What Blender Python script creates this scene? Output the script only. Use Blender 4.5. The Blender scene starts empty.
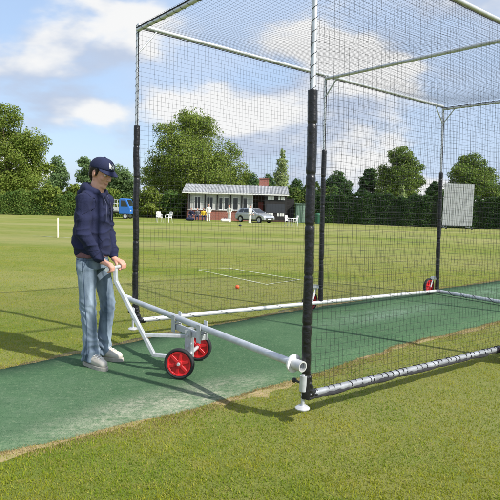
import bpy, bmesh, math, random
import numpy as np
from mathutils import Vector, Matrix, noise as mnoise, Quaternion

random.seed(7)
RNG = np.random.default_rng(11)
SC = bpy.context.scene
COL = SC.collection

# ------------------------------------------------------------------ camera
HC = 1.40
FPX, PITCH, ROLL = 541.35, 0.09337, 0.0281
cam_data = bpy.data.cameras.new('camera')
cam_data.sensor_width = 36.0
cam_data.lens = FPX / 500.0 * 36.0
cam_data.clip_start = 0.05
cam_data.clip_end = 3000
cam = bpy.data.objects.new('camera', cam_data)
COL.objects.link(cam)
cam.matrix_world = (Matrix.Translation((0, 0, HC)) @ Matrix.Rotation(math.pi / 2 - PITCH, 4, 'X')
                    @ Matrix.Rotation(ROLL, 4, 'Z'))
SC.camera = cam

# ------------------------------------------------------------------ light
SUN_EL = math.radians(42)
SUN_H = Vector((0.872, -0.489))
TO_SUN = Vector((SUN_H.x * math.cos(SUN_EL), SUN_H.y * math.cos(SUN_EL), math.sin(SUN_EL)))
sun_data = bpy.data.lights.new('sun', 'SUN')
sun_data.energy = 3.75
sun_data.angle = math.radians(0.9)
sun_data.color = (1.0, 0.955, 0.88)
sun = bpy.data.objects.new('sun', sun_data)
sun.rotation_mode = 'QUATERNION'
sun.rotation_quaternion = TO_SUN.to_track_quat('Z', 'Y')
sun.location = TO_SUN * 50
COL.objects.link(sun)

world = bpy.data.worlds.new('World')
SC.world = world
world.use_nodes = True
wt = world.node_tree
wt.nodes.clear()


def wn(t, **kw):
    n = wt.nodes.new(t)
    for k, v in kw.items():
        setattr(n, k, v)
    return n


def wmath(op, a, b=None, c=None):
    n = wn('ShaderNodeMath', operation=op)
    for i, v in enumerate((a, b, c)):
        if v is None:
            continue
        if isinstance(v, (int, float)):
            n.inputs[i].default_value = v
        else:
            wt.links.new(v, n.inputs[i])
    return n.outputs[0]


sky = wn('ShaderNodeTexSky', sky_type='NISHITA')
sky.sun_disc = False
sky.sun_elevation = SUN_EL
sky.sun_rotation = math.atan2(SUN_H.x, SUN_H.y)
sky.air_density = 1.0
sky.dust_density = 1.2
sky.ozone_density = 1.6
tc = wn('ShaderNodeTexCoord')
sep = wn('ShaderNodeSeparateXYZ')
wt.links.new(tc.outputs['Generated'], sep.inputs[0])
comb = wn('ShaderNodeCombineXYZ')
wt.links.new(sep.outputs['X'], comb.inputs[0])
wt.links.new(sep.outputs['Y'], comb.inputs[1])
wt.links.new(wmath('MULTIPLY', sep.outputs['Z'], 2.1), comb.inputs[2])


def wnoise(scale, detail, rough, off, dist=0.0):
    mp = wn('ShaderNodeMapping')
    mp.inputs['Location'].default_value = off
    wt.links.new(comb.outputs[0], mp.inputs[0])
    n = wn('ShaderNodeTexNoise')
    n.inputs['Scale'].default_value = scale
    n.inputs['Detail'].default_value = detail
    n.inputs['Roughness'].default_value = rough
    n.inputs['Distortion'].default_value = dist
    wt.links.new(mp.outputs[0], n.inputs['Vector'])
    return n.outputs[0]


def wramp(fac, a, b):
    n = wn('ShaderNodeMapRange', interpolation_type='SMOOTHSTEP')
    wt.links.new(fac, n.inputs[0])
    n.inputs[1].default_value = a
    n.inputs[2].default_value = b
    return n.outputs[0]


def wmix(fac, a, b):
    n = wn('ShaderNodeMix', data_type='RGBA')
    if isinstance(fac, (int, float)):
        n.inputs[0].default_value = fac
    else:
        wt.links.new(fac, n.inputs[0])
    for i, v in ((6, a), (7, b)):
        if isinstance(v, tuple):
            n.inputs[i].default_value = (*v, 1)
        else:
            wt.links.new(v, n.inputs[i])
    return n.outputs[2]


CX, CY_, CZ = 1.14, 19.502, 0.1143
cn = wnoise(3.0, 9, 0.50, (CX, CY_, CZ), 0.15)
cabove = wnoise(3.0, 5, 0.50, (CX + 0.05, CY_ - 0.02, CZ + 0.13), 0.15)
puffs = wramp(cn, 0.458, 0.562)
lit = wramp(wmath('SUBTRACT', cn, cabove), -0.06, 0.085)
veil = wramp(wnoise(2.0, 6, 0.55, (CX + 7, CY_ + 3, CZ)), 0.34, 0.64)
cloud_col = wmix(lit, (2.75, 3.2, 4.05), (5.0, 4.97, 4.9))
blue = wmix(0.6, sky.outputs[0], (2.8, 3.7, 5.2))
hazy = wmix(wmath('MULTIPLY', veil, 0.75), blue, (3.2, 3.85, 4.95))
sky_col = wmix(wmath('MULTIPLY', puffs, 0.94), hazy, cloud_col)
bg = wn('ShaderNodeBackground')
bg.inputs['Strength'].default_value = 0.115
wt.links.new(sky_col, bg.inputs[0])
out = wn('ShaderNodeOutputWorld')
wt.links.new(bg.outputs[0], out.inputs[0])

SC.view_settings.view_transform = 'Standard'
SC.view_settings.look = 'None'
SC.view_settings.gamma = 1.0
SC.view_settings.use_curve_mapping = False
SC.view_settings.exposure = 0.74
SC.render.engine = 'CYCLES'
SC.cycles.max_bounces = 6
SC.cycles.transparent_max_bounces = 12


# ------------------------------------------------------------------ image-to-world helpers (only used to read off positions)
def ray(px, py):
    a, b = px - 250, py - 250
    cr, sr = math.cos(ROLL), math.sin(ROLL)
    u = a * cr + b * sr
    v = -a * sr + b * cr
    c, s = math.cos(PITCH), math.sin(PITCH)
    x, zc = u / FPX, -v / FPX
    return Vector((x, c + zc * s, -s + zc * c))


def at(px, py, Y):
    d = ray(px, py)
    return Vector((0, 0, HC)) + d * (Y / d.y)


def gz(y):
    t = min(max((y - 9) / 47.0, 0), 1)
    return -0.93 * (0.35 * t * t * (3 - 2 * t) + 0.65 * t)


def xat(px, Y, py=215):
    return at(px, py, Y).x


def gnd(px, py):
    d = ray(px, py)
    t = -HC / d.z
    for _ in range(30):
        p = Vector((0, 0, HC)) + d * t
        t = (gz(p.y) - HC) / d.z
    p = Vector((0, 0, HC)) + d * t
    p.z = gz(p.y)
    return p


# ------------------------------------------------------------------ material helpers
def new_mat(name):
    m = bpy.data.materials.new(name)
    m.use_nodes = True
    nt = m.node_tree
    b = nt.nodes['Principled BSDF']
    return m, nt, b


def mat(name, col, rough=0.5, metal=0.0, var=0.0, vscale=8.0, bump=0.0, bscale=60.0, spec=0.5, col2=None, coat=0.0):
    m, nt, b = new_mat(name)
    b.inputs['Base Color'].default_value = (*col, 1)
    b.inputs['Roughness'].default_value = rough
    b.inputs['Metallic'].default_value = metal
    b.inputs['Specular IOR Level'].default_value = spec
    b.inputs['Coat Weight'].default_value = coat
    if var > 0 or bump > 0 or col2:
        t = nt.nodes.new('ShaderNodeTexCoord')
    if var > 0 or col2:
        n = nt.nodes.new('ShaderNodeTexNoise')
        n.inputs['Scale'].default_value = vscale
        n.inputs['Detail'].default_value = 6
        n.inputs['Roughness'].default_value = 0.65
        nt.links.new(t.outputs['Object'], n.inputs['Vector'])
        r = nt.nodes.new('ShaderNodeMapRange')
        r.inputs[1].default_value = 0.35
        r.inputs[2].default_value = 0.65
        nt.links.new(n.outputs[0], r.inputs[0])
        mx = nt.nodes.new('ShaderNodeMix')
        mx.data_type = 'RGBA'
        c2 = col2 if col2 else tuple(c * (1 - var) for c in col)
        mx.inputs[6].default_value = (*col, 1)
        mx.inputs[7].default_value = (*c2, 1)
        nt.links.new(r.outputs[0], mx.inputs[0])
        nt.links.new(mx.outputs[2], b.inputs['Base Color'])
    if bump > 0:
        n2 = nt.nodes.new('ShaderNodeTexNoise')
        n2.inputs['Scale'].default_value = bscale
        n2.inputs['Detail'].default_value = 5
        nt.links.new(t.outputs['Object'], n2.inputs['Vector'])
        bp = nt.nodes.new('ShaderNodeBump')
        bp.inputs['Strength'].default_value = bump
        bp.inputs['Distance'].default_value = 0.01
        nt.links.new(n2.outputs[0], bp.inputs['Height'])
        nt.links.new(bp.outputs[0], b.inputs['Normal'])
    return m


def leaf_mat(name, c1, c2, c3, trans=0.35, rough=0.6, nscale=0.55):
    """leaves: colour differs from leaf to leaf (random per island) and from bough to bough (noise)"""
    m = bpy.data.materials.new(name)
    m.use_nodes = True
    nt = m.node_tree
    nt.nodes.clear()
    g = nt.nodes.new('ShaderNodeNewGeometry')
    tcn = nt.nodes.new('ShaderNodeTexCoord')
    n = nt.nodes.new('ShaderNodeTexNoise')
    n.inputs['Scale'].default_value = nscale
    n.inputs['Detail'].default_value = 4
    nt.links.new(tcn.outputs['Object'], n.inputs['Vector'])
    rr = nt.nodes.new('ShaderNodeMapRange')
    rr.inputs[1].default_value = 0.35
    rr.inputs[2].default_value = 0.65
    nt.links.new(n.outputs[0], rr.inputs[0])

    def mix(f, a, b):
        k = nt.nodes.new('ShaderNodeMix')
        k.data_type = 'RGBA'
        nt.links.new(f, k.inputs[0])
        for i, v in ((6, a), (7, b)):
            if isinstance(v, tuple):
                k.inputs[i].default_value = (*v, 1)
            else:
                nt.links.new(v, k.inputs[i])
        return k.outputs[2]
    a = mix(rr.outputs[0], c1, c2)
    p = nt.nodes.new('ShaderNodeMath')
    p.operation = 'POWER'
    p.inputs[1].default_value = 3.5
    nt.links.new(g.outputs['Random Per Island'], p.inputs[0])
    c = mix(p.outputs[0], a, c3)
    d = nt.nodes.new('ShaderNodeBsdfPrincipled')
    d.inputs['Roughness'].default_value = rough
    d.inputs['Specular IOR Level'].default_value = 0.12
    t = nt.nodes.new('ShaderNodeBsdfTranslucent')
    nt.links.new(c, d.inputs['Base Color'])
    nt.links.new(c, t.inputs[0])
    ms = nt.nodes.new('ShaderNodeMixShader')
    ms.inputs[0].default_value = trans
    nt.links.new(d.outputs[0], ms.inputs[1])
    nt.links.new(t.outputs[0], ms.inputs[2])
    o = nt.nodes.new('ShaderNodeOutputMaterial')
    nt.links.new(ms.outputs[0], o.inputs[0])
    return m


# ------------------------------------------------------------------ object helpers
def props(o, label=None, cat=None, group=None, kind=None):
    if label:
        o['label'] = label
    if cat:
        o['category'] = cat
    if group:
        o['group'] = group
    if kind:
        o['kind'] = kind
    return o


def thing(name, label, cat, loc=(0, 0, 0), rz=0.0, group=None):
    o = bpy.data.objects.new(name, None)
    o.empty_display_size = 0.2
    COL.objects.link(o)
    o.location = loc
    o.rotation_euler = (0, 0, rz)
    return props(o, label, cat, group)


def link_mesh(name, me, m=None, parent=None, smooth=False):
    o = bpy.data.objects.new(name, me)
    COL.objects.link(o)
    if m:
        me.materials.append(m)
    if parent:
        o.parent = parent
    if smooth:
        me.polygons.foreach_set('use_smooth', [True] * len(me.polygons))
    return o


def copy_tree(o, parent=None):
    c = o.copy()
    COL.objects.link(c)
    c.parent = parent
    for ch in list(o.children):
        copy_tree(ch, c)
    return c


class MB:
    """collects simple solids into one mesh"""

    def __init__(s):
        s.v = []
        s.f = []
        s.T = Matrix.Identity(4)

    def add(s, vs, fs):
        n = len(s.v)
        s.v.extend([tuple(s.T @ Vector(v)) for v in vs])
        s.f.extend([tuple(i + n for i in f) for f in fs])
        return s

    def box(s, c, d, rz=0.0, R=None):
        x, y, z = d[0] / 2, d[1] / 2, d[2] / 2
        pts = [Vector((i * x, j * y, k * z)) for i in (-1, 1) for j in (-1, 1) for k in (-1, 1)]
        M = R if R is not None else Matrix.Rotation(rz, 3, 'Z')
        pts = [M @ p + Vector(c) for p in pts]
        return s.add(pts, [(0, 1, 3, 2), (4, 6, 7, 5), (0, 4, 5, 1), (2, 3, 7, 6), (0, 2, 6, 4), (1, 5, 7, 3)])

    def beam(s, p, q, w, h, up=(0, 0, 1)):
        p, q = Vector(p), Vector(q)
        d = (q - p).normalized()
        a = d.cross(Vector(up))
        if a.length < 1e-4:
            a = d.cross(Vector((1, 0, 0)))
        a.normalize()
        b = a.cross(d)
        vs = []
        for e in (p, q):
            for i, j in ((-1, -1), (1, -1), (1, 1), (-1, 1)):
                vs.append(e + a * i * w / 2 + b * j * h / 2)
        return s.add(vs, [(3, 2, 1, 0), (4, 5, 6, 7), (0, 1, 5, 4), (1, 2, 6, 5), (2, 3, 7, 6), (3, 0, 4, 7)])

    def tube(s, pts, r, n=10, cap=True, closed=False):
        pts = [Vector(p) for p in pts]
        N = len(pts)
        rs = r if isinstance(r, (list, tuple)) else [r] * N
        d0 = (pts[1] - pts[0]).normalized()
        a = d0.orthogonal().normalized()
        vs, fs = [], []
        for i, p in enumerate(pts):
            if closed:
                d = (pts[(i + 1) % N] - pts[i - 1]).normalized()
            elif i == 0:
                d = d0
            elif i == N - 1:
                d = (pts[-1] - pts[-2]).normalized()
            else:
                d = (pts[i + 1] - pts[i - 1]).normalized()
            a = (a - d * a.dot(d))
            a.normalize()
            b = d.cross(a)
            for k in range(n):
                t = 2 * math.pi * k / n
                vs.append(p + (a * math.cos(t) + b * math.sin(t)) * rs[i])
        R = N if closed else N - 1
        for i in range(R):
            j = (i + 1) % N
            for k in range(n):
                k2 = (k + 1) % n
                fs.append((i * n + k, i * n + k2, j * n + k2, j * n + k))
        if cap and not closed:
            fs.append(tuple(range(n - 1, -1, -1)))
            fs.append(tuple((N - 1) * n + k for k in range(n)))
        return s.add(vs, fs)

    def ball(s, c, r, n=12, m=8, R=None):
        rx, ry, rz = r if isinstance(r, (list, tuple)) else (r, r, r)
        c = Vector(c)
        vs, fs = [], []
        for i in range(1, m):
            ph = math.pi * i / m
            for k in range(n):
                t = 2 * math.pi * k / n
                p = Vector((rx * math.sin(ph) * math.cos(t), ry * math.sin(ph) * math.sin(t), rz * math.cos(ph)))
                vs.append(c + (R @ p if R is not None else p))
        top, bot = Vector((0, 0, rz)), Vector((0, 0, -rz))
        vs.append(c + (R @ top if R is not None else top))
        vs.append(c + (R @ bot if R is not None else bot))
        for i in range(m - 2):
            for k in range(n):
                k2 = (k + 1) % n
                fs.append((i * n + k, (i + 1) * n + k, (i + 1) * n + k2, i * n + k2))
        T, B = len(vs) - 2, len(vs) - 1
        for k in range(n):
            k2 = (k + 1) % n
            fs.append((T, k, k2))
            fs.append((B, (m - 2) * n + k2, (m - 2) * n + k))
        return s.add(vs, fs)

    def capsule(s, p, q, r0, r1, n=12):
        p, q = Vector(p), Vector(q)
        s.ball(p, r0, n, 8)
        s.ball(q, r1, n, 8)
        d = q - p
        L = d.length
        if L > 1e-5:
            u = d / L
            sn = (r0 - r1) / L if abs(r0 - r1) < L else 0
            cs = math.sqrt(1 - sn * sn)
            s.tube([p + u * r0 * sn, q + u * r1 * sn], [r0 * cs, r1 * cs], n)
        return s

    def chain(s, pts, rs, n=12):
        for i in range(len(pts) - 1):
            s.capsule(pts[i], pts[i + 1], rs[i], rs[i + 1], n)
        return s

    def loft(s, rings, n=20):
        """rings: (centre, half depth along x, half width along y[, power])"""
        vs, fs = [], []
        for c, a, b in rings:
            for k in range(n):
                t = 2 * math.pi * k / n
                ct, st = math.cos(t), math.sin(t)
                e = 0.85
                vs.append(Vector(c) + Vector((a * math.copysign(abs(ct) ** e, ct), b * math.copysign(abs(st) ** e, st), 0)))
        for i in range(len(rings) - 1):
            for k in range(n):
                k2 = (k + 1) % n
                fs.append((i * n + k, i * n + k2, (i + 1) * n + k2, (i + 1) * n + k))
        fs.append(tuple(range(n - 1, -1, -1)))
        fs.append(tuple((len(rings) - 1) * n + k for k in range(n)))
        return s.add(vs, fs)

    def lathe(s, prof, c=(0, 0, 0), n=24, axis='Z'):
        """prof: (radius, height) closed profile, revolved"""
        vs, fs = [], []
        N = len(prof)
        for k in range(n):
            t = 2 * math.pi * k / n
            for r, h in prof:
                if axis == 'Z':
                    p = (r * math.cos(t), r * math.sin(t), h)
                elif axis == 'Y':
                    p = (r * math.cos(t), h, r * math.sin(t))
                else:
                    p = (h, r * math.cos(t), r * math.sin(t))
                vs.append(Vector(p) + Vector(c))
        for k in range(n):
            k2 = (k + 1) % n
            for i in range(N):
                j = (i + 1) % N
                fs.append((k * N + i, k2 * N + i, k2 * N + j, k * N + j))
        return s.add(vs, fs)

    def prism(s, outline, y0, y1, plane='XZ'):
        """outline of (x, z) extruded along y"""
        n = len(outline)
        vs = []
        for y in (y0, y1):
            for a, b in outline:
                vs.append((a, y, b) if plane == 'XZ' else ((a, b, y) if plane == 'XY' else (y, a, b)))
        fs = [tuple(range(n)), tuple(range(2 * n - 1, n - 1, -1))]
        for i in range(n):
            j = (i + 1) % n
            fs.append((i, i + n, j + n, j))
        return s.add(vs, fs)

    def mesh(s, name):
        me = bpy.data.meshes.new(name)
        me.from_pydata(s.v, [], s.f)
        bm = bmesh.new()
        bm.from_mesh(me)
        bmesh.ops.recalc_face_normals(bm, faces=bm.faces)
        bm.to_mesh(me)
        bm.free()
        return me

    def build(s, name, m, parent=None, smooth=False, bevel=0.0):
        o = link_mesh(name, s.mesh(name), m, parent, smooth)
        if bevel > 0:
            b = o.modifiers.new('bevel', 'BEVEL')
            b.width = bevel
            b.segments = 2
            b.limit_method = 'ANGLE'
        if smooth:
            es = o.modifiers.new('wn', 'EDGE_SPLIT')
            es.split_angle = math.radians(50)
        return o

    def remeshed(s, name, m, parent, voxel, smooth_it=3, fold=None):
        """one continuous skin round everything collected; fold(v)->displacement vector"""
        me0 = s.mesh(name + '_src')
        o0 = bpy.data.objects.new('tmp', me0)
        COL.objects.link(o0)
        md = o0.modifiers.new('r', 'REMESH')
        md.mode = 'VOXEL'
        md.voxel_size = voxel
        if smooth_it:
            sm = o0.modifiers.new('s', 'SMOOTH')
            sm.factor = 0.5
            sm.iterations = smooth_it
        dg = bpy.context.evaluated_depsgraph_get()
        ev = o0.evaluated_get(dg)
        me = bpy.data.meshes.new_from_object(ev)
        me.name = name
        bpy.data.objects.remove(o0)
        bpy.data.meshes.remove(me0)
        if fold:
            n = len(me.vertices)
            nor = [v.normal.copy() for v in me.vertices]
            for i, v in enumerate(me.vertices):
                v.co = v.co + nor[i] * fold(v.co)
        me.materials.clear()
        return link_mesh(name, me, m, parent, True)


def mesh_np(name, V, F, m, parent=None, smooth=False):
    V = np.ascontiguousarray(V, dtype=np.float32).reshape(-1, 3)
    F = np.ascontiguousarray(F, dtype=np.int32)
    me = bpy.data.meshes.new(name)
    me.vertices.add(len(V))
    me.vertices.foreach_set('co', V.ravel())
    me.loops.add(F.size)
    me.loops.foreach_set('vertex_index', F.ravel())
    me.polygons.add(len(F))
    me.polygons.foreach_set('loop_start', np.arange(0, F.size, F.shape[1], dtype=np.int32))
    me.update(calc_edges=True)
    return link_mesh(name, me, m, parent, smooth)


# ------------------------------------------------------------------ materials
M = {}
M['galv'] = mat('galvanised_steel', (0.60, 0.63, 0.67), 0.42, 0.35, var=0.22, vscale=14, bump=0.05, bscale=90)
M['galv_dark'] = mat('weathered_zinc', (0.36, 0.38, 0.41), 0.5, 0.3, var=0.45, vscale=9, bump=0.1, bscale=60)
M['galv_dull'] = mat('dull_zinc', (0.62, 0.63, 0.64), 0.5, 0.35, var=0.2, vscale=20)
M['zinc'] = mat('hot_dip_zinc', (0.58, 0.61, 0.63), 0.42, 0.25, col2=(0.42, 0.44, 0.46), vscale=16, bump=0.12, bscale=70)
M['white_metal'] = mat('white_painted_steel', (0.74, 0.75, 0.76), 0.4, 0.15, var=0.12, vscale=25)
M['pad'] = mat('black_vinyl_padding', (0.007, 0.007, 0.010), 0.36, 0, var=0.3, vscale=12, bump=0.5, bscale=35)
M['cord'] = mat('black_cord', (0.018, 0.018, 0.022), 0.85)
M['twine'] = mat('black_net_twine', (0.016, 0.017, 0.02), 0.8)
M['red'] = mat('red_plastic', (0.62, 0.016, 0.022), 0.4, 0, var=0.2, vscale=15)
M['tyre'] = mat('black_rubber', (0.02, 0.02, 0.022), 0.75, 0, var=0.35, vscale=30)
M['black'] = mat('black_plastic', (0.02, 0.02, 0.022), 0.45)
M['skin'] = mat('skin', (0.62, 0.35, 0.26), 0.5, 0, col2=(0.62, 0.29, 0.21), vscale=9, bump=0.04, bscale=120)
M['hair'] = mat('dark_brown_hair', (0.022, 0.013, 0.008), 0.6, 0, var=0.5, vscale=60, bump=0.5, bscale=120)
M['white_paint'] = mat('white_paint', (0.78, 0.78, 0.76), 0.5, 0, var=0.08, vscale=3)
M['white_plastic'] = mat('white_plastic', (0.8, 0.8, 0.79), 0.4)
M['glass'] = mat('dark_glass', (0.02, 0.025, 0.03), 0.08, 0, spec=0.8)

# ------------------------------------------------------------------ ground
MAT_NEAR = [(-7.2, -2.35), (-4.2, 0.30), (-2.6, 1.70), (-1.31, 2.78), (-0.87, 3.12), (-0.24, 3.57), (0.51, 4.26), (1.52, 5.27), (2.99, 6.45),
            (5.0, 8.15), (9.0, 11.5)]
MAT_FAR = [(-10.0, -1.9), (-6.2, 1.05), (-3.4, 3.10), (-1.95, 4.17), (-1.49, 4.68), (-0.89, 5.33), (0.02, 6.25), (0.95, 7.08), (3.1, 8.83),
           (4.9, 10.3), (8.6, 13.6)]


def poly_at(P, n):
    P = np.array(P)
    seg = np.linalg.norm(np.diff(P, axis=0), axis=1)
    s = np.concatenate([[0], np.cumsum(seg)])
    t = np.linspace(0, s[-1], n)
    return np.stack([np.interp(t, s, P[:, 0]), np.interp(t, s, P[:, 1])], 1)


def grass_material():
    m, nt, b = new_mat('mown_grass')
    g = nt.nodes.new('ShaderNodeNewGeometry')

    def noise(scale, detail=5, rough=0.6, stretch=(1, 1, 1)):
        mp = nt.nodes.new('ShaderNodeMapping')
        mp.inputs['Scale'].default_value = stretch
        nt.links.new(g.outputs['Position'], mp.inputs[0])
        n = nt.nodes.new('ShaderNodeTexNoise')
        n.inputs['Scale'].default_value = scale
        n.inputs['Detail'].default_value = detail
        n.inputs['Roughness'].default_value = rough
        nt.links.new(mp.outputs[0], n.inputs['Vector'])
        return n.outputs[0]

    def rng(f, a, b_):
        n = nt.nodes.new('ShaderNodeMapRange')
        nt.links.new(f, n.inputs[0])
        n.inputs[1].default_value = a
        n.inputs[2].default_value = b_
        return n.outputs[0]

    def mix(f, a, b_, amount=1.0):
        if amount != 1.0:
            k0 = nt.nodes.new('ShaderNodeMath')
            k0.operation = 'MULTIPLY'
            nt.links.new(f, k0.inputs[0])
            k0.inputs[1].default_value = amount
            f = k0.outputs[0]
        k = nt.nodes.new('ShaderNodeMix')
        k.data_type = 'RGBA'
        nt.links.new(f, k.inputs[0])
        for i, v in ((6, a), (7, b_)):
            if isinstance(v, tuple):
                k.inputs[i].default_value = (*v, 1)
            else:
                nt.links.new(v, k.inputs[i])
        return k.outputs[2]
    c = mix(rng(noise(0.55, 5, 0.6, (0.35, 1.0, 1)), 0.38, 0.62), (0.165, 0.218, 0.042), (0.250, 0.258, 0.070))
    c = mix(rng(noise(2.3, 5), 0.45, 0.68), c, (0.115, 0.185, 0.020), 0.65)
    c = mix(rng(noise(9, 6), 0.52, 0.72), c, (0.33, 0.27, 0.085), 0.55)
    c = mix(rng(noise(0.13, 3, 0.5, (0.4, 1.6, 1)), 0.42, 0.60), c, (0.33, 0.31, 0.14), 0.6)
    # fine tufts: dark gaps between bents
    c = mix(rng(noise(130, 3, 0.7), 0.50, 0.68), c, (0.060, 0.082, 0.012), 0.5)
    nt.links.new(c, b.inputs['Base Color'])
    b.inputs['Roughness'].default_value = 0.9
    b.inputs['Specular IOR Level'].default_value = 0.05
    bp = nt.nodes.new('ShaderNodeBump')
    bp.inputs['Strength'].default_value = 0.7
    bp.inputs['Distance'].default_value = 0.03
    nt.links.new(noise(60, 6, 0.75), bp.inputs['Height'])
    nt.links.new(bp.outputs[0], b.inputs['Normal'])
    return m, rng, mix, noise


M['grass'], *_ = grass_material()

ys = [-60, -20, 0, 4, 8, 9] + [9 + 47 * i / 40 for i in range(1, 41)] + [60, 75, 100, 150, 300, 700]
xs = [-600, -200, -80, -40, -20, -10, -5, 0, 5, 10, 20, 40, 80, 200, 600]
V = [(x, y, gz(y)) for y in ys for x in xs]
nx = len(xs)
F = [(j * nx + i, j * nx + i + 1, (j + 1) * nx + i + 1, (j + 1) * nx + i) for j in range(len(ys) - 1) for i in range(nx - 1)]
ground = mesh_np('ground', np.array(V), np.array(F), M['grass'], None, True)
props(ground, kind='structure')


def strip(near, far, n, z, wob, seed, name, m):
    """a long sheet between two edge lines with ragged edges"""
    A, B = poly_at(near, n), poly_at(far, n)
    r = np.random.default_rng(seed)

    def rag(P, k):
        d = np.gradient(P, axis=0)
        d /= np.linalg.norm(d, axis=1)[:, None]
        nn = np.stack([-d[:, 1], d[:, 0]], 1)
        w = r.normal(0, 1, len(P))
        w2 = np.convolve(w, np.ones(9) / 9, 'same') * 2.2
        return P + nn * ((w * 0.35 + w2) * wob)[:, None]
    A, B = rag(A, 1), rag(B, 2)
    K = 6
    V = []
    for i in range(n):
        for k in range(-1, K + 2):
            t = min(max(k / K, 0), 1)
            p = A[i] * (1 - t) + B[i] * t
            V.append((p[0], p[1], gz(p[1]) + (z if 0 <= k <= K else -0.004)))
    K3 = K + 3
    F = [(i * K3 + k, i * K3 + k + 1, (i + 1) * K3 + k + 1, (i + 1) * K3 + k)
         for i in range(n - 1) for k in range(K + 2)]
    o = mesh_np(name, np.array(V), np.array(F)[:, ::-1], m)
    return props(o, kind='structure'), A, B


def offset(P, d):
    P = np.array(P)
    g = np.gradient(P, axis=0)
    g /= np.linalg.norm(g, axis=1)[:, None]
    nn = np.stack([-g[:, 1], g[:, 0]], 1)
    return [tuple(p) for p in (P + nn * d)]


def turf_material():
    m, nt, b = new_mat('worn_green_carpet')
    g = nt.nodes.new('ShaderNodeNewGeometry')

    def noise(scale, detail=5, rough=0.6, rot=0.0, stretch=(1, 1, 1), off=(0, 0, 0)):
        mp = nt.nodes.new('ShaderNodeMapping')
        mp.inputs['Rotation'].default_value = (0, 0, rot)
        mp.inputs['Scale'].default_value = stretch
        mp.inputs['Location'].default_value = off
        nt.links.new(g.outputs['Position'], mp.inputs[0])
        n = nt.nodes.new('ShaderNodeTexNoise')
        n.inputs['Scale'].default_value = scale
        n.inputs['Detail'].default_value = detail
        n.inputs['Roughness'].default_value = rough
        nt.links.new(mp.outputs[0], n.inputs['Vector'])
        return n.outputs[0]

    def rng(f, a, b_):
        n = nt.nodes.new('ShaderNodeMapRange')
        nt.links.new(f, n.inputs[0])
        n.inputs[1].default_value = a
        n.inputs[2].default_value = b_
        return n.outputs[0]

    def mul(a, k):
        q = nt.nodes.new('ShaderNodeMath')
        q.operation = 'MULTIPLY'
        nt.links.new(a, q.inputs[0])
        if isinstance(k, float):
            q.inputs[1].default_value = k
        else:
            nt.links.new(k, q.inputs[1])
        return q.outputs[0]

    def mix(f, a, b_):
        k = nt.nodes.new('ShaderNodeMix')
        k.data_type = 'RGBA'
        nt.links.new(f, k.inputs[0])
        for i, v in ((6, a), (7, b_)):
            if isinstance(v, tuple):
                k.inputs[i].default_value = (*v, 1)
            else:
                nt.links.new(v, k.inputs[i])
        return k.outputs[2]

    def spot(x, y, r0, r1, sx=1.0, sy=1.0, rot=0.0):
        """a worn place on the carpet"""
        mp = nt.nodes.new('ShaderNodeMapping')
        mp.vector_type = 'TEXTURE'
        mp.inputs['Location'].default_value = (x, y, 0)
        mp.inputs['Rotation'].default_value = (0, 0, rot)
        mp.inputs['Scale'].default_value = (sx, sy, 1)
        nt.links.new(g.outputs['Position'], mp.inputs[0])
        s = nt.nodes.new('ShaderNodeSeparateXYZ')
        nt.links.new(mp.outputs[0], s.inputs[0])
        c = nt.nodes.new('ShaderNodeCombineXYZ')
        nt.links.new(s.outputs[0], c.inputs[0])
        nt.links.new(s.outputs[1], c.inputs[1])
        ln = nt.nodes.new('ShaderNodeVectorMath')
        ln.operation = 'LENGTH'
        nt.links.new(c.outputs[0], ln.inputs[0])
        q = nt.nodes.new('ShaderNodeMapRange')
        q.interpolation_type = 'SMOOTHSTEP'
        nt.links.new(ln.outputs['Value'], q.inputs[0])
        q.inputs[1].default_value = r1
        q.inputs[2].default_value = r0
        return q.outputs[0]
    c = mix(rng(noise(1.1, 6), 0.35, 0.65), (0.062, 0.130, 0.064), (0.090, 0.168, 0.088))
    c = mix(rng(noise(7, 7, 0.7), 0.45, 0.75), c, (0.085, 0.165, 0.082))
    # sand worked into the pile along the near edge; paler streaks are painted sheen
    edge_rot = math.radians(40)
    s1 = mul(spot(-0.52, 3.58, 0.15, 1.0, 1.35, 0.36, edge_rot), mul(rng(noise(5, 5, 0.7), 0.24, 0.54), rng(noise(30, 8, 0.8), 0.36, 0.60)))
    c = mix(mul(s1, 0.95), c, (0.42, 0.41, 0.32))
    s2 = mul(spot(1.75, 6.75, 0.05, 1.0, 1.9, 0.42, edge_rot), mul(rng(noise(4, 6, 0.7), 0.30, 0.60), rng(noise(34, 8, 0.8), 0.34, 0.62)))
    c = mix(mul(s2, 0.75), c, (0.27, 0.36, 0.29))  # pale streak: reflected light put into the carpet colour
    s3 = mul(spot(-1.35, 3.5, 0.05, 1.0, 1.6, 0.75, edge_rot), mul(rng(noise(5, 5, 0.7, off=(4, 2, 0)), 0.36, 0.66), rng(noise(32, 8, 0.8, off=(1, 2, 0)), 0.38, 0.62)))
    c = mix(mul(s3, 0.55), c, (0.22, 0.27, 0.19))
    s4 = mul(spot(4.6, 9.2, 0.05, 1.0, 2.6, 0.6, edge_rot), rng(noise(3, 6, 0.7), 0.35, 0.66))
    c = mix(mul(s4, 0.6), c, (0.25, 0.34, 0.27))  # same painted sheen, further along the carpet
    # brushed lines along the length of the carpet, and specks
    c = mix(mul(rng(noise(3.0, 6, 0.7, -edge_rot, (1.0, 11.0, 1.0)), 0.50, 0.72), 0.45), c, (0.100, 0.178, 0.095))
    c = mix(mul(rng(noise(3.0, 5, 0.7, -edge_rot, (0.7, 9.0, 1.0), (5, 5, 0)), 0.52, 0.72), 0.5), c, (0.030, 0.086, 0.042))
    c = mix(rng(noise(48, 5, 0.9), 0.54, 0.72), c, (0.26, 0.32, 0.20))
    c = mix(rng(noise(150, 2, 0.7, off=(3, 3, 3)), 0.52, 0.72), c, (0.016, 0.052, 0.028))
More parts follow.
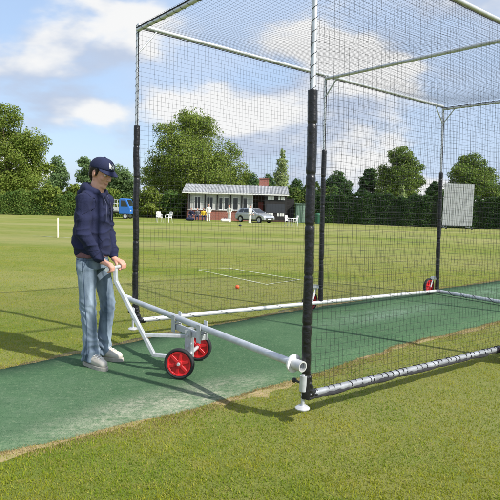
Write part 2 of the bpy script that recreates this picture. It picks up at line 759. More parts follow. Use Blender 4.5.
    nt.links.new(c, b.inputs['Base Color'])
    b.inputs['Roughness'].default_value = 0.88
    b.inputs['Specular IOR Level'].default_value = 0.06
    bp = nt.nodes.new('ShaderNodeBump')
    bp.inputs['Strength'].default_value = 0.55
    bp.inputs['Distance'].default_value = 0.012
    nt.links.new(noise(170, 5, 0.8), bp.inputs['Height'])
    nt.links.new(bp.outputs[0], b.inputs['Normal'])
    return m


M['turf'] = turf_material()
M['soil'] = mat('dry_soil', (0.29, 0.22, 0.12), 0.95, 0, col2=(0.19, 0.175, 0.065), vscale=7, bump=0.8, bscale=45)
soil, sA, sB = strip(offset(MAT_NEAR, -0.055), offset(MAT_FAR, 0.045), 260, 0.003, 0.050, 3, 'worn_soil', M['soil'])
turf, tA, tB = strip(MAT_NEAR, MAT_FAR, 600, 0.006, 0.011, 5, 'artificial_turf', M['turf'])

# creases painted on the square
M['line'] = mat('line_marking', (0.52, 0.54, 0.42), 0.9, 0, col2=(0.26, 0.28, 0.11), vscale=3.5)


def line_mark(p, q, w=0.05, z=0.005):
    a, b = gnd(*p), gnd(*q)
    d = (b - a)
    n = Vector((-d.y, d.x, 0)).normalized() * w / 2
    N = 10
    V = []
    for i in range(N + 1):
        c = a.lerp(b, i / N)
        for sgn in (-1, 1):
            pt = c + n * sgn
            V.append((pt.x, pt.y, gz(pt.y) + z))
    F = [(2 * i, 2 * i + 1, 2 * i + 3, 2 * i + 2) for i in range(N)]
    o = mesh_np('crease_marking', np.array(V), np.array(F), M['line'])
    props(o, kind='structure')


line_mark((198, 270), (268, 285), 0.055)
line_mark((229, 268.3), (300, 280), 0.055)
line_mark((199, 270), (230, 268.5), 0.03, 0.009)
line_mark((268, 284.6), (300, 280), 0.03, 0.009)
line_mark((33, 236), (72, 238), 0.09)

# short blades over the near lawn
def in_poly(X, Y, P):
    P = np.array(P)
    inside = np.zeros(len(X), bool)
    j = len(P) - 1
    for i in range(len(P)):
        c = ((P[i, 1] > Y) != (P[j, 1] > Y)) & (X < (P[j, 0] - P[i, 0]) * (Y - P[i, 1]) / (P[j, 1] - P[i, 1] + 1e-12) + P[i, 0])
        inside ^= c
        j = i
    return inside


mat_poly = np.concatenate([tA, tB[::-1]])
soil_poly = np.concatenate([sA, sB[::-1]])


def blades(name, N, y0, y1, hmin, hmax, w, m, power=1.0, dry=False):
    if dry:
        # sown along the two ragged edges of the mat, thickest next to it
        X, Y = np.empty(0), np.empty(0)
        for P, sg, m_ in ((tA, -1, int(N * 0.62)), (tB, 1, int(N * 0.38))):
            g = np.gradient(P, axis=0)
            g /= np.linalg.norm(g, axis=1)[:, None]
            ii = RNG.integers(0, len(P), m_)
            o_ = np.abs(RNG.normal(0, 0.085, m_)) * (0.75 + 0.45 * np.sin(ii * 0.11) + 0.3 * np.sin(ii * 0.37)) - 0.006
            p = P[ii] + (RNG.random((m_, 1)) - 0.5) * g[ii] * 0.06 + np.stack([-g[ii][:, 1], g[ii][:, 0]], 1) * (sg * o_)[:, None]
            X, Y = np.append(X, p[:, 0]), np.append(Y, p[:, 1])
        keep = (Y > 1.8) & (Y < y1)
    else:
        u = RNG.random(N) ** power
        Y = y0 + (y1 - y0) * u
        X = (RNG.random(N) * 2 - 1) * (Y * 0.50 + 0.5)
        inside = in_poly(X, Y, mat_poly)
        ins = in_poly(X, Y, soil_poly)
        keep = ~inside & (~ins | (RNG.random(N) < 0.45))
    # thinner, tufty cover
    tuft = np.sin(X * 31 + np.sin(Y * 23) * 2) * np.sin(Y * 37 + np.sin(X * 19) * 2)
    keep &= RNG.random(len(X)) < 0.75 + 0.25 * tuft
    X, Y = X[keep], Y[keep]
    n = len(X)
    t = np.clip((Y - 9) / 47, 0, 1)
    Z = -0.93 * (0.35 * t * t * (3 - 2 * t) + 0.65 * t)
    h = hmin + (hmax - hmin) * RNG.random(n) ** 1.6
    a = RNG.random(n) * 2 * np.pi
    lean = RNG.normal(0, 0.75, n) * h
    lx, ly = np.cos(a) * lean, np.sin(a) * lean
    b = RNG.random(n) * 2 * np.pi
    ww = w * (0.6 + 0.8 * RNG.random(n))
    wx, wy = np.cos(b) * ww / 2, np.sin(b) * ww / 2
    V = np.empty((n, 3, 3))
    V[:, 0] = np.stack([X - wx, Y - wy, Z - 0.002], 1)
    V[:, 1] = np.stack([X + wx, Y + wy, Z - 0.002], 1)
    V[:, 2] = np.stack([X + lx, Y + ly, Z + h], 1)
    Fc = np.arange(n * 3).reshape(n, 3)
    o = mesh_np(name, V, Fc, m)
    return props(o, 'pale dry bents fringing the edges of the green mat' if dry else 'short mown yellow green grass growing round the green mat', 'grass', kind='stuff')


M['blade'] = leaf_mat('grass_blade', (0.140, 0.245, 0.010), (0.325, 0.330, 0.018), (0.42, 0.38, 0.08), 0.35, 0.6, 1.7)
blades('grass', 520000, 1.9, 15.0, 0.007, 0.020, 0.0046, M['blade'], 1.75)
M['straw'] = leaf_mat('dry_bents', (0.36, 0.27, 0.12), (0.27, 0.23, 0.085), (0.46, 0.37, 0.20), 0.3, 0.7)
straw = blades('dry_grass', 130000, 1.9, 12.0, 0.006, 0.020, 0.0042, M['straw'], 1.3, True)

# ------------------------------------------------------------------ the cage
QA = Vector((-1.1116, 5.2390, 0.1792))
yaw, W, L, H, lf, lb, t2, t3 = 0.6595, 2.4283, 2.5631, 2.8563, 0.1792, 0.0547, 0.0220, -0.0430
dv = Vector((math.cos(yaw), math.sin(yaw), 0))
rv = Vector((math.sin(yaw), -math.cos(yaw), 0))
dd = (dv + Vector((0, 0, -(lf - lb) / (2 * L)))).normalized()
upv = (Vector((0, 0, 1)) + dv * t2 + rv * t3).normalized()
CROOT = Vector((QA.x, QA.y, 0))


def cg(i, j, z=0.0, off_d=0.0, off_r=0.0):
    """point of the cage: i bays along, j across, z up the post; relative to the cage root"""
    return QA + dd * (L * i + off_d) + rv * (W * j + off_r) + upv * z - CROOT


cage = thing('practice_cage', 'tall mobile netting cage of galvanised tube with black padded posts standing over the green mat', 'cricket cage', CROOT)


def pad_sleeve(p, q, r, parent, seed):
    rr = random.Random(seed)
    Lg = (Vector(q) - Vector(p)).length
    n = int(Lg / 0.008)
    pts, rs = [], []
    seg = 0.30 + 0.05 * rr.random()
    side = (Vector(q) - Vector(p)).normalized().orthogonal()
    for i in range(n + 1):
        t = i / n
        s = (t * Lg) % seg
        tie = math.exp(-((s - seg / 2) / 0.009) ** 2)
        k = 1 + 0.05 * mnoise.noise(Vector((t * Lg * 9, seed * 3.1, 0))) - 0.15 * tie
        pts.append(Vector(p).lerp(Vector(q), t) + side * 0.004 * mnoise.noise(Vector((t * Lg * 4, 7.7, seed))))
        rs.append(r * k)
    mb = MB().tube(pts, rs, 18)
    # wrinkles
    mb.v = [tuple(Vector(v) + Vector((0, 0, 0)) + side.normalized() * (0.003 * mnoise.noise(Vector((v[0] * 30, v[1] * 30, v[2] * 16))) + 0.002 * mnoise.noise(Vector(v) * 70))) for v in mb.v]
    return mb.build('padding', M['pad'], parent, True)


def lacing(p, q, R, pitch, parent, ph=0.0, r=0.0042, jitter=0.25, name='lacing'):
    p, q = Vector(p), Vector(q)
    d = (q - p)
    Lg = d.length
    d.normalize()
    a = d.orthogonal().normalized()
    b = d.cross(a)
    n = max(24, int(Lg / pitch * 14))
    pts = []
    for i in range(n + 1):
        s = Lg * i / n
        w = 2 * math.pi * s / pitch + ph + jitter * 6 * mnoise.noise(Vector((s * 2.3, ph, 1.0)))
        pts.append(p + d * s + (a * math.cos(w) + b * math.sin(w)) * R)
    MBx = MB().tube(pts, r, 5)
    return MBx.build(name, M['cord'], parent)


def rope(p, q, off, parent, seed, r=0.0045, amp=0.004):
    """the corded edge of the net, tied along a tube"""
    n = 90
    pts = [Vector(p).lerp(Vector(q), i / n) + Vector(off) + Vector((mnoise.noise(Vector((i * 0.7, seed, 0))), mnoise.noise(Vector((i * 0.7, seed, 9))), mnoise.noise(Vector((i * 0.6, seed, 4))))) * amp for i in range(n + 1)]
    return MB().tube(pts, r, 6).build('edge_rope', M['cord'], parent)


PR = 0.016
post_specs = [  # i, j, foot of tube, padding from, padding to
    (0, 0, 0.02, 1.90, 'A'), (1, 0, 0.02, 1.93, 'C'), (2, 0, 0.03, 1.84, 'D'),
    (0, 1, -0.02, 1.90, 'B'), (1, 1, 0.0, 1.90, 'E'), (2, 1, 0.02, 1.86, 'F')]
for idx, (i, j, z0, z1, k) in enumerate(post_specs):
    po = MB().tube([cg(i, j, -0.02), cg(i, j, H)], PR, 16).build('post', M['galv'], cage, True)
    pad_sleeve(cg(i, j, z0), cg(i, j, z1), 0.0300, po, idx + 1)
    lacing(cg(i, j, z1), cg(i, j, H), PR + 0.002, 0.07, po, idx, 0.0013 if k != 'B' else 0.0017)
    rope(cg(i, j, z1), cg(i, j, H), -rv * (PR + 0.003) if j else rv * (PR + 0.003), po, idx, 0.006 if j else 0.004)

for j in (0, 1):
    gat = MB()
    rt = random.Random(30 + j)
    for k in range(9):
        c_ = cg(0, j, 0.16 - 0.022 * k, 0.004 * k + rt.uniform(-0.006, 0.006))
        gat.ball(c_, (0.033 + rt.uniform(-0.006, 0.004), 0.033 + rt.uniform(-0.006, 0.004), 0.022), 14, 8)
    for k in range(5):
        c_ = cg(0, j, -0.005 + rt.uniform(-0.008, 0.008), 0.03 + 0.02 * k)
        gat.ball(c_, 0.034 - 0.003 * k, 12, 8)
    gat.remeshed('bunched_net', M['pad'], cage, 0.006, 2, lambda v: 0.007 * mnoise.noise(v * 45))

# rails along the sides, top and bottom
for j in (0, 1):
    rl = MB().tube([cg(0, j, H), cg(2, j, H)], 0.019, 14).build('top_rail', M['galv'], cage, True)
    rope(cg(0, j, H), cg(2, j, H), Vector((0, 0, -0.026)), rl, j)
    rb = MB().tube([cg(0, j, 0.0, 0.03), cg(2, j, 0.0)], 0.025 if j == 0 else 0.024, 14).build('bottom_rail', M['galv_dull'] if j == 0 else M['galv_dark'], cage, True)
    if j == 0:
        lacing(cg(0, j, 0, 0.05), cg(2, j, 0), 0.0268, 0.42, rb, 0, 0.0018)
    else:
        # the gathered foot of the net, bunched under the rail and tied at uneven intervals
        rt = random.Random(4)
        s_ = 0.05
        while s_ < 2 * L - 0.05:
            w_ = rt.uniform(0.3, 0.5) * 0.02
            c_ = cg(0, 1, 0, s_)
            a0 = rt.uniform(-0.5, 0.9)
            arc = [c_ + dd * (0.006 * math.sin(3 * t_)) + (upv * math.sin(a0 + t_) - rv * -math.cos(a0 + t_)) * 0.0262 for t_ in [k * 0.45 for k in range(rt.choice((6, 8, 14)))]]
            MB().tube(arc, rt.uniform(0.002, 0.0045), 5).build('net_tie', M['cord'], rb)
            s_ += rt.choice((0.045, 0.055, 0.06, 0.08, 0.11)) * rt.uniform(0.8, 1.2)
        gp, gr = [], []
        for k in range(300):
            s_ = 2 * L * k / 299
            nz = mnoise.noise(Vector((s_ * 6, 2, 0)))
            n2 = mnoise.noise(Vector((s_ * 23, 7, 0)))
            gp.append(cg(0, 1, -0.017 + 0.006 * n2, s_) + rv * (0.016 + 0.010 * nz))
            gr.append(max(0.006, 0.013 + 0.008 * nz + 0.005 * n2))
        gm = MB().tube(gp, gr, 9)
        gm.v = [tuple(Vector(v) + Vector((0, 0, 1)) * 0.004 * mnoise.noise(Vector(v) * 70)) for v in gm.v]
        gm.build('gathered_net', M['cord'], rb)
# cross bars
for i in (0, 1, 2):
    tb = MB().tube([cg(i, 0, H - 0.044), cg(i, 1, H - 0.044)], 0.019, 14).build('cross_bar', M['galv'], cage, True)
    if i != 1:
        lacing(cg(i, 0, H - 0.044), cg(i, 1, H - 0.044), 0.0205, 0.12, tb, i, 0.0016)
        rope(cg(i, 0, H - 0.044), cg(i, 1, H - 0.044), Vector((0, 0, 0.020)) - dv * 0.012, tb, 40 + i, 0.007 if i == 0 else 0.004)
bb = MB().tube([cg(2, 0, 0.0), cg(2, 1, 0.0)], 0.027, 14).build('cross_bar', M['galv'], cage, True)
lacing(cg(2, 0, 0), cg(2, 1, 0), 0.030, 0.22, bb, 5, 0.003)

# corner braces
def brace(p, q):
    MB().tube([p, q], 0.009, 8).build('corner_brace', M['galv'], cage, True)


for i, j in ((0, 0), (1, 0), (2, 0), (0, 1), (1, 1), (2, 1)):
    s = 1 if j == 0 else -1
    if i > 0:
        brace(cg(i, j, H - 0.27), cg(i, j, H - 0.055, 0, 0.20 * s))
    if i in (0, 2):
        brace(cg(i, j, H - 0.27), cg(i, j, H - 0.02, 0.20 if i == 0 else -0.20))

# front lifting bar, clamped low across the open end and running out past the near post
hb = 0.218
fb0, fb1 = cg(0, 0, hb, -0.065, -0.10), cg(0, 1, hb - 0.02, -0.062, 0.015)
ax = (fb1 - fb0).normalized()
fb = MB().tube([fb0, fb1], 0.0250, 20, cap=False).tube([fb1, fb0], 0.0215, 20, cap=False).build('lifting_bar', M['galv'], cage, True)
so = MB().lathe([(0.0262, -0.050), (0.034, -0.050), (0.034, 0.040), (0.0262, 0.040)], n=24, axis='X').build('bar_socket', M['galv_dull'], fb, True)
so.rotation_mode = 'QUATERNION'
so.rotation_quaternion = Vector((1, 0, 0)).rotation_difference(ax)
so.location = fb1 - ax * 0.02
fl = MB().lathe([(0.0345, -0.006), (0.058, -0.006), (0.058, 0.006), (0.0345, 0.006)], n=28, axis='X').build('flange', M['white_metal'], fb, True)
fl.rotation_mode = 'QUATERNION'
fl.rotation_quaternion = so.rotation_quaternion
fl.location = fb1 - ax * 0.065
cl = MB().lathe([(0.0255, -0.04), (0.034, -0.04), (0.034, 0.04), (0.0255, 0.04)], n=20, axis='X').build('bar_collar', M['white_metal'], fb, True)
cl.rotation_mode = 'QUATERNION'
cl.rotation_quaternion = so.rotation_quaternion
cl.location = fb0 + ax * 0.06

# adjustable feet hanging off the lifted front corners
for j in (0, 1):
    p = cg(0, j, 0.04, -0.022)
    ft = MB()
    ft.tube([p + Vector((0, 0, 0.10)), p + Vector((0, 0, -0.105))], 0.012, 12)
    ft.tube([p + Vector((0, 0, -0.01)), p + Vector((0, 0, 0.09))], 0.024, 14)
    ft.beam(p + Vector((0, 0, 0.05)), p + Vector((0, 0, 0.05)) + dv * 0.05, 0.03, 0.05)
    fo = ft.build('jack_foot', M['galv'], cage, True)
    MB().lathe([(0.0, -0.125), (0.046, -0.125), (0.048, -0.118), (0.03, -0.105), (0.0, -0.105)], p, 24).build('foot_plate', M['galv_dull'], fo, True)
    MB().tube([p + Vector((0, 0, 0.035)) - rv * 0.02, p + Vector((0, 0, 0.035)) - rv * 0.085], 0.008, 8).ball(p + Vector((0, 0, 0.035)) - rv * 0.085, 0.017, 10, 7).build('locking_knob', M['black'], fo, True)


def wheel_parts(name, c, axle, R, parent, w=0.045):
    """a spoked red plastic wheel with a solid black tyre"""
    q = Vector((0, 1, 0)).rotation_difference(Vector(axle).normalized())
    e = bpy.data.objects.new(name, None)
    COL.objects.link(e)
    e.empty_display_size = 0.05
    rim = MB()
    rim.lathe([(R * 0.68, -w * 0.36), (R * 0.80, -w * 0.42), (R * 0.80, w * 0.42), (R * 0.68, w * 0.36)], n=32, axis='Y')
    rim.lathe([(0.0, -w * 0.10), (R * 0.69, -w * 0.14), (R * 0.69, w * 0.14), (0.0, w * 0.10)], n=32, axis='Y')
    for k in range(6):
        t = 2 * math.pi * k / 6 + 0.3
        d = Vector((math.cos(t), 0, math.sin(t)))
        for s in (-1, 1):
            rim.beam(d * R * 0.16 + Vector((0, s * w * 0.22, 0)), d * R * 0.71 + Vector((0, s * w * 0.18, 0)), R * 0.20, w * 0.30, up=(0, 1, 0))
    rim.lathe([(0.0, -w * 0.5), (R * 0.22, -w * 0.5), (R * 0.25, 0), (R * 0.22, w * 0.5), (0.0, w * 0.5)], n=20, axis='Y')
    o = link_mesh(name, rim.mesh(name), M['red'], parent, False)
    COL.objects.unlink(e)
    bpy.data.objects.remove(e)
    bev = o.modifiers.new('bevel', 'BEVEL')
    bev.width = 0.002
    prof = []
    for k in range(16):
        t = 2 * math.pi * k / 16
        prof.append((R * 0.895 + R * 0.105 * math.cos(t), w * 0.5 * math.copysign(abs(math.sin(t)) ** 0.7, math.sin(t))))
    MB().lathe(prof, n=40, axis='Y').build('tyre', M['tyre'], o, True)
    hub = MB().lathe([(0.0, -w * 0.78), (R * 0.09, -w * 0.78), (R * 0.12, -w * 0.5), (R * 0.12, w * 0.5), (R * 0.09, w * 0.78), (0.0, w * 0.78)], n=16, axis='Y')
    hub.build('hub_cap', M['galv_dull'], o, True)
    o.rotation_mode = 'QUATERNION'
    o.rotation_quaternion = q
    o.location = c
    return o


for i in (1, 2):
    for j, s in ((0, -1), (1, 1)):
        c = cg(i, j, 0, -0.11, s * 0.075)
        c.z = 0.128
        wheel_parts('wheel', c, rv, 0.125, cage)
        br = MB()
        for e in (-0.036, 0.036):
            br.beam(c + rv * e, cg(i, j, 0.20, -0.02, s * 0.075 + e * 0.6), 0.03, 0.006, up=rv)
        br.beam(cg(i, j, 0.20, -0.05, s * 0.075), cg(i, j, 0.20, 0.0, 0), 0.04, 0.04)
        br.build('wheel_bracket', M['white_metal'], cage)


def net(P00, P10, P11, P01, cell, nrm, sag, name, seed, r=0.00092, wob=0.010):
    P00, P10, P11, P01 = [np.array(p) for p in (P00, P10, P11, P01)]
    lu = np.linalg.norm(P10 - P00)
    lv = np.linalg.norm(P01 - P00)
    nrm = np.array(nrm, float)
    nrm /= np.linalg.norm(nrm)
    eu, ev = (P10 - P00) / lu, (P01 - P00) / lv
    nu, nv = int(round(lu / cell)), int(round(lv / cell))
    rg = np.random.default_rng(seed)
    ph = rg.random(12) * 6.28

    def P(u, v):
        base = (P00 * ((1 - u) * (1 - v))[..., None] + P10 * (u * (1 - v))[..., None] + P11 * (u * v)[..., None] + P01 * ((1 - u) * v)[..., None])
        edge = np.minimum(1, np.minimum(np.minimum(u, 1 - u) * lu, np.minimum(v, 1 - v) * lv) / 0.25)
        U, Vv = u * lu, v * lv
        du = (np.sin(U * 2.1 + ph[0] + np.sin(Vv * 1.7 + ph[1])) + 0.6 * np.sin(Vv * 5.3 + U * 1.3 + ph[2]) + 0.35 * np.sin(U * 17 + Vv * 13 + ph[3]))
        dw = (np.sin(Vv * 2.4 + ph[4] + np.sin(U * 1.4 + ph[5])) + 0.6 * np.sin(U * 4.7 - Vv * 1.1 + ph[6]) + 0.35 * np.sin(Vv * 19 - U * 11 + ph[7]))
        dn = np.sin(U * 1.6 + ph[8]) * np.sin(Vv * 1.9 + ph[9]) * 0.022 * edge
        return base + eu * (du * wob * edge)[..., None] + ev * (dw * wob * edge)[..., None] + nrm * (dn + sag(u, v))[..., None]
    Vs, Fs, n0 = [], [], 0
    for fam in (0, 1):
        nl = nu if fam == 0 else nv
        K = (nv if fam == 0 else nu) * 2 + 1
        a = np.linspace(0, 1, nl + 1)[:, None] * np.ones((1, K))
        b = np.linspace(0, 1, K)[None, :] * np.ones((nl + 1, 1))
        pts = P(a, b) if fam == 0 else P(b, a)
        side = eu if fam == 0 else ev
        off = [side * r, (-0.5 * side + 0.866 * nrm) * r, (-0.5 * side - 0.866 * nrm) * r]
        ring = np.stack([pts + o for o in off], 2)
        Vs.append(ring.reshape(-1, 3))
        idx = np.arange((nl + 1) * K * 3).reshape(nl + 1, K, 3) + n0
        for k in range(3):
            k2 = (k + 1) % 3
            Fs.append(np.stack([idx[:, :-1, k], idx[:, 1:, k], idx[:, 1:, k2], idx[:, :-1, k2]], -1).reshape(-1, 4))
        n0 += (nl + 1) * K * 3
    return mesh_np(name, np.concatenate(Vs), np.concatenate(Fs), M['twine'], cage)


CELL = 0.043
flat = lambda u, v: 0.035 * np.sin(np.pi * v) * np.abs(np.sin(2 * np.pi * u)) ** 0.7
for j, s in ((0, -1), (1, 1)):
    net(cg(0, j, 0.0, 0, 0.0), cg(2, j, 0.0), cg(2, j, H), cg(0, j, H), CELL, rv * s, flat, 'side_net', 20 + j)
net(cg(2, 0, 0.0), cg(2, 1, 0.0), cg(2, 1, H), cg(2, 0, H), CELL, dv, lambda u, v: 0.04 * np.sin(np.pi * v) * np.sin(np.pi * u), 'end_net', 31)
net(cg(0, 0, H), cg(2, 0, H), cg(2, 1, H), cg(0, 1, H), CELL, upv,
    lambda u, v: -0.075 * np.abs(np.sin(2 * np.pi * u)) * np.sin(np.pi * v) - 0.0 * u, 'roof_net', 33)

# ------------------------------------------------------------------ lever trolley
TR = Vector((-0.47, 4.30, 0.010))
TU = Vector((0.980, -0.190, 0)).normalized()   # from handle to load
TVv = Vector((0.190, 0.980, 0)).normalized()   # along the axle, away from the camera
trolley = thing('lever_trolley', 'galvanised two wheeled lever trolley with red wheels propped under the lifted bar', 'trolley', TR)


def tp(s, t, z):
    return -TU * s + TVv * t + Vector((0, 0, z))


AXZ = 0.120
wheel_parts('wheel', tp(0, -0.25, AXZ), TVv, 0.120, trolley, 0.042)
wheel_parts('wheel', tp(0, 0.25, AXZ), TVv, 0.120, trolley, 0.042)
MB().tube([tp(0, -0.225, AXZ), tp(0, 0.225, AXZ)], 0.015, 14).build('axle', M['galv_dull'], trolley, True)
lev = MB()
lz = -0.10
lpts = [tp(0.02, lz, AXZ), tp(0.265, lz, AXZ + 0.005), tp(0.622, lz + 0.06, 0.692), tp(0.637, lz + 0.08, 0.782)]
for a, b in zip(lpts[:-1], lpts[1:]):
    lev.beam(a, b + (b - a).normalized() * 0.012, 0.028, 0.038, up=TVv)
lo = lev.build('lever', M['zinc'], trolley, False, 0.004)
HB = tp(0.639, -0.01, 0.802)
MB().tube([HB - TVv * 0.155, HB + TVv * 0.155], 0.0155, 14).build('handle_bar', M['galv_dull'], lo, True)
for s in (-1, 1):
    MB().tube([HB + TVv * s * 0.155, HB + TVv * s * 0.165], 0.017, 14).build('end_cap', M['white_plastic'], lo, True)
st = MB().beam(tp(0.35, lz + 0.02, 0.275), tp(-0.02, 0.0, 0.275), 0.026, 0.032, up=TVv)
st.build('strut', M['zinc'], trolley, False, 0.003)
upm = MB()
for s in (-0.045, 0.045):
    upm.beam(tp(0.0, s, AXZ - 0.03), tp(0.0, s, 0.335), 0.05, 0.008, up=TVv)
upm.beam(tp(0, -0.05, 0.30), tp(0, 0.05, 0.30), 0.02, 0.02)
upm.build('upright', M['zinc'], trolley, False, 0.002)
for z in (0.20, 0.29):
    MB().tube([tp(0, -0.068, z), tp(0, 0.068, z)], 0.0085, 10).build('pivot_pin', M['galv'], trolley, True)
# cradle under the bar
axw = ax.copy()
barp = CROOT + fb0
tpar = ((TR - barp).to_2d().dot(axw.to_2d())) / axw.to_2d().length_squared
bp0 = barp + axw * tpar - TR                 # bar point nearest the upright, local
cr = MB()
drop = Vector((0, 0, -0.075))
cr.beam(bp0 + drop - axw * 0.24, bp0 + drop + axw * 0.19, 0.04, 0.045)
cro = cr.build('cradle', M['zinc'], trolley, False, 0.003)
nb = Vector((-axw.y, axw.x, 0)).normalized()
for e in (-0.225, 0.17):
    hk = MB()
    c = bp0 + axw * e
    hk.beam(c + nb * 0.032 + Vector((0, 0, -0.10)), c + nb * 0.032 + Vector((0, 0, 0.05)), 0.045, 0.007, up=nb)
    hk.beam(c - nb * 0.032 + Vector((0, 0, -0.12)), c - nb * 0.032 + Vector((0, 0, 0.025)), 0.055, 0.007, up=nb)
    hk.beam(c + nb * 0.030 + Vector((0, 0, -0.038)), c - nb * 0.030 + Vector((0, 0, -0.038)), 0.045, 0.007)
    hk.build('hook', M['zinc'], cro, False, 0.001)
mid = bp0 + drop
MB().beam(tp(0, 0, 0.27), Vector((mid.x, mid.y, mid.z - 0.01)), 0.035, 0.05).build('link_plate', M['zinc'], trolley, False, 0.002)

# ------------------------------------------------------------------ the man
MANP = Vector((-1.200, 4.415, 0.007))
MAN_YAW = math.atan2(-0.23, 0.973)
man = thing('person', 'man in navy hooded top, blue jeans and navy cap gripping the trolley handle', 'person', MANP, MAN_YAW)


def w2m(p):
    return Matrix.Rotation(-MAN_YAW, 3, 'Z') @ (Vector(p) - MANP)


HBm = w2m(TR + HB)                       # handle bar in the man's own frame
hdir = (Matrix.Rotation(-MAN_YAW, 3, 'Z') @ TVv).normalized()
hfwd = Vector((hdir.y, -hdir.x, 0))

HEADM = Matrix.Translation((-0.022, 0.0, 1.565)) @ Matrix.Rotation(math.radians(-14), 4, 'Z') @ Matrix.Rotation(math.radians(20), 4, 'Y') @ Matrix.Scale(0.93, 4)


def headpart(mb):
    mb.T = HEADM
    return mb


body = MB()
b = headpart(body)
b.ball((-0.012, 0, 0.03), (0.100, 0.078, 0.105), 24, 16)
b.ball((0.025, 0, -0.02), (0.066, 0.062, 0.085), 20, 12)
b.capsule((0.02, 0.0, -0.055), (0.066, 0, -0.098), 0.050, 0.024)
for s in (-1, 1):
    b.capsule((-0.012, s * 0.048, -0.05), (0.055, s * 0.018, -0.095), 0.022, 0.020)
    b.ball((0.060, s * 0.036, -0.018), (0.026, 0.026, 0.026))
    b.ball((0.080, s * 0.026, 0.030), (0.014, 0.026, 0.010))
    b.ball((-0.012, s * 0.078, -0.005), (0.026, 0.011, 0.034), R=Matrix.Rotation(0.35 * s, 3, 'Z'))
    b.ball((0.099, s * 0.013, -0.026), (0.011, 0.009, 0.008))
b.chain([(0.086, 0, 0.024), (0.102, 0, -0.005), (0.111, 0, -0.022)], [0.010, 0.011, 0.012])
b.ball((0.079, 0, -0.056), (0.014, 0.026, 0.007))
b.ball((0.077, 0, -0.071), (0.013, 0.024, 0.007))
b.T = Matrix.Identity(4)
b.capsule((-0.040, 0, 1.515), (-0.080, 0, 1.38), 0.054, 0.064)
# trunk, slimmer than the clothes
b.loft([((-0.095, 0, 0.80), 0.080, 0.115), ((-0.10, 0, 0.92), 0.080, 0.115), ((-0.10, 0, 1.05), 0.085, 0.120), ((-0.10, 0, 1.22), 0.10, 0.145),
        ((-0.095, 0, 1.34), 0.095, 0.150), ((-0.085, 0, 1.41), 0.065, 0.10)])
SHR, SHL = Vector((-0.085, -0.160, 1.350)), Vector((-0.07, 0.160, 1.350))


def arm_pts(sh, side, hand_t):
    hc = HBm + hdir * hand_t
    wrist = hc - hfwd * 0.062 + Vector((0, 0, 0.060))
    v = wrist - sh
    Lu, Lf = 0.275, 0.262
    D = min(v.length, Lu + Lf - 0.004)
    a = math.acos(max(-1, min(1, (Lu * Lu + D * D - Lf * Lf) / (2 * Lu * D))))
    pole = Vector((-0.55, side * 0.75, -0.2))
    ax_ = v.normalized()
    pole = (pole - ax_ * pole.dot(ax_)).normalized()
    elbow = sh + ax_ * (Lu * math.cos(a)) + pole * (Lu * math.sin(a))
    return elbow, wrist, hc


HR_T, HL_T = -0.115, 0.105
for sh, side, ht in ((SHR, -1, HR_T), (SHL, 1, HL_T)):
    el, wr, hcn = arm_pts(sh, side, ht)
    b.chain([sh, el, wr], [0.050, 0.040, 0.027])
    kn = hcn + hfwd * 0.004 + Vector((0, 0, 0.034))
    # palm
    for k in range(4):
        o = hdir * (k - 1.5) * 0.0205
        b.capsule(wr + hdir * (k - 1.5) * 0.010, kn + o, 0.017, 0.0125, 10)
        Lk = (0.92, 1.0, 1.04, 0.86)[k if side < 0 else 3 - k]
        p0 = kn + o
        p1 = hcn + o + hfwd * 0.029 * Lk + Vector((0, 0, 0.014))
        p2 = hcn + o + hfwd * 0.026 * Lk + Vector((0, 0, -0.016))
        p3 = hcn + o + hfwd * 0.000 + Vector((0, 0, -0.027 * Lk))
        b.chain([p0, p1, p2, p3], [0.0100, 0.0088, 0.0078, 0.0070], 10)
    ti = hdir * (-side)       # thumb on the inner side
    b.chain([wr + ti * 0.016 + hfwd * 0.008, hcn + ti * 0.040 - hfwd * 0.022 + Vector((0, 0, 0.020)),
             hcn + ti * 0.043 - hfwd * 0.014 + Vector((0, 0, -0.014)), hcn + ti * 0.036 + hfwd * 0.006 + Vector((0, 0, -0.027))],
            [0.015, 0.012, 0.0105, 0.009], 10)
LEGS = [  # hip, knee, ankle, shoe yaw
    (Vector((-0.105, -0.088, 0.86)), Vector((-0.080, -0.100, 0.47)), Vector((-0.055, -0.105, 0.09)), -0.42),
    (Vector((-0.085, 0.088, 0.86)), Vector((-0.015, 0.105, 0.475)), Vector((-0.065, 0.100, 0.09)), -0.10)]
for hip, kn, an, yw in LEGS:
    b.chain([hip + Vector((0, 0, -0.03)), kn, an], [0.055, 0.045, 0.034])
    f = Vector((math.cos(yw), math.sin(yw), 0))
    b.chain([an + Vector((0, 0, -0.045)), an + f * 0.14 + Vector((0, 0, -0.062))], [0.030, 0.022])
body.remeshed('body', M['skin'], man, 0.0042, 4)

# eyes, brows, lips
eye_m = mat('eye_white', (0.75, 0.73, 0.70), 0.25)
iris_m = mat('iris', (0.03, 0.02, 0.012), 0.2)
lip_m = mat('lips', (0.40, 0.17, 0.14), 0.5)
for s in (-1, 1):
    e = headpart(MB()).ball((0.0765, s * 0.030, 0.010), (0.0125, 0.0125, 0.0085), 14, 10).build('eye', eye_m, man, True)
    headpart(MB()).ball((0.0862, s * 0.0305, 0.008), (0.0045, 0.0058, 0.0052), 10, 8).build('iris', iris_m, e, True)
    headpart(MB()).tube([(0.092, s * 0.012, 0.036), (0.093, s * 0.028, 0.041), (0.084, s * 0.044, 0.036)], [0.004, 0.005, 0.003], 8).build('eyebrow', M['hair'], man, True)
headpart(MB()).tube([(0.072, -0.031, -0.053), (0.087, -0.017, -0.0625), (0.0925, 0, -0.065), (0.087, 0.017, -0.0625), (0.072, 0.031, -0.053)],
                    [0.002, 0.0035, 0.004, 0.0035, 0.002], 8).build('mouth', lip_m, man, True)
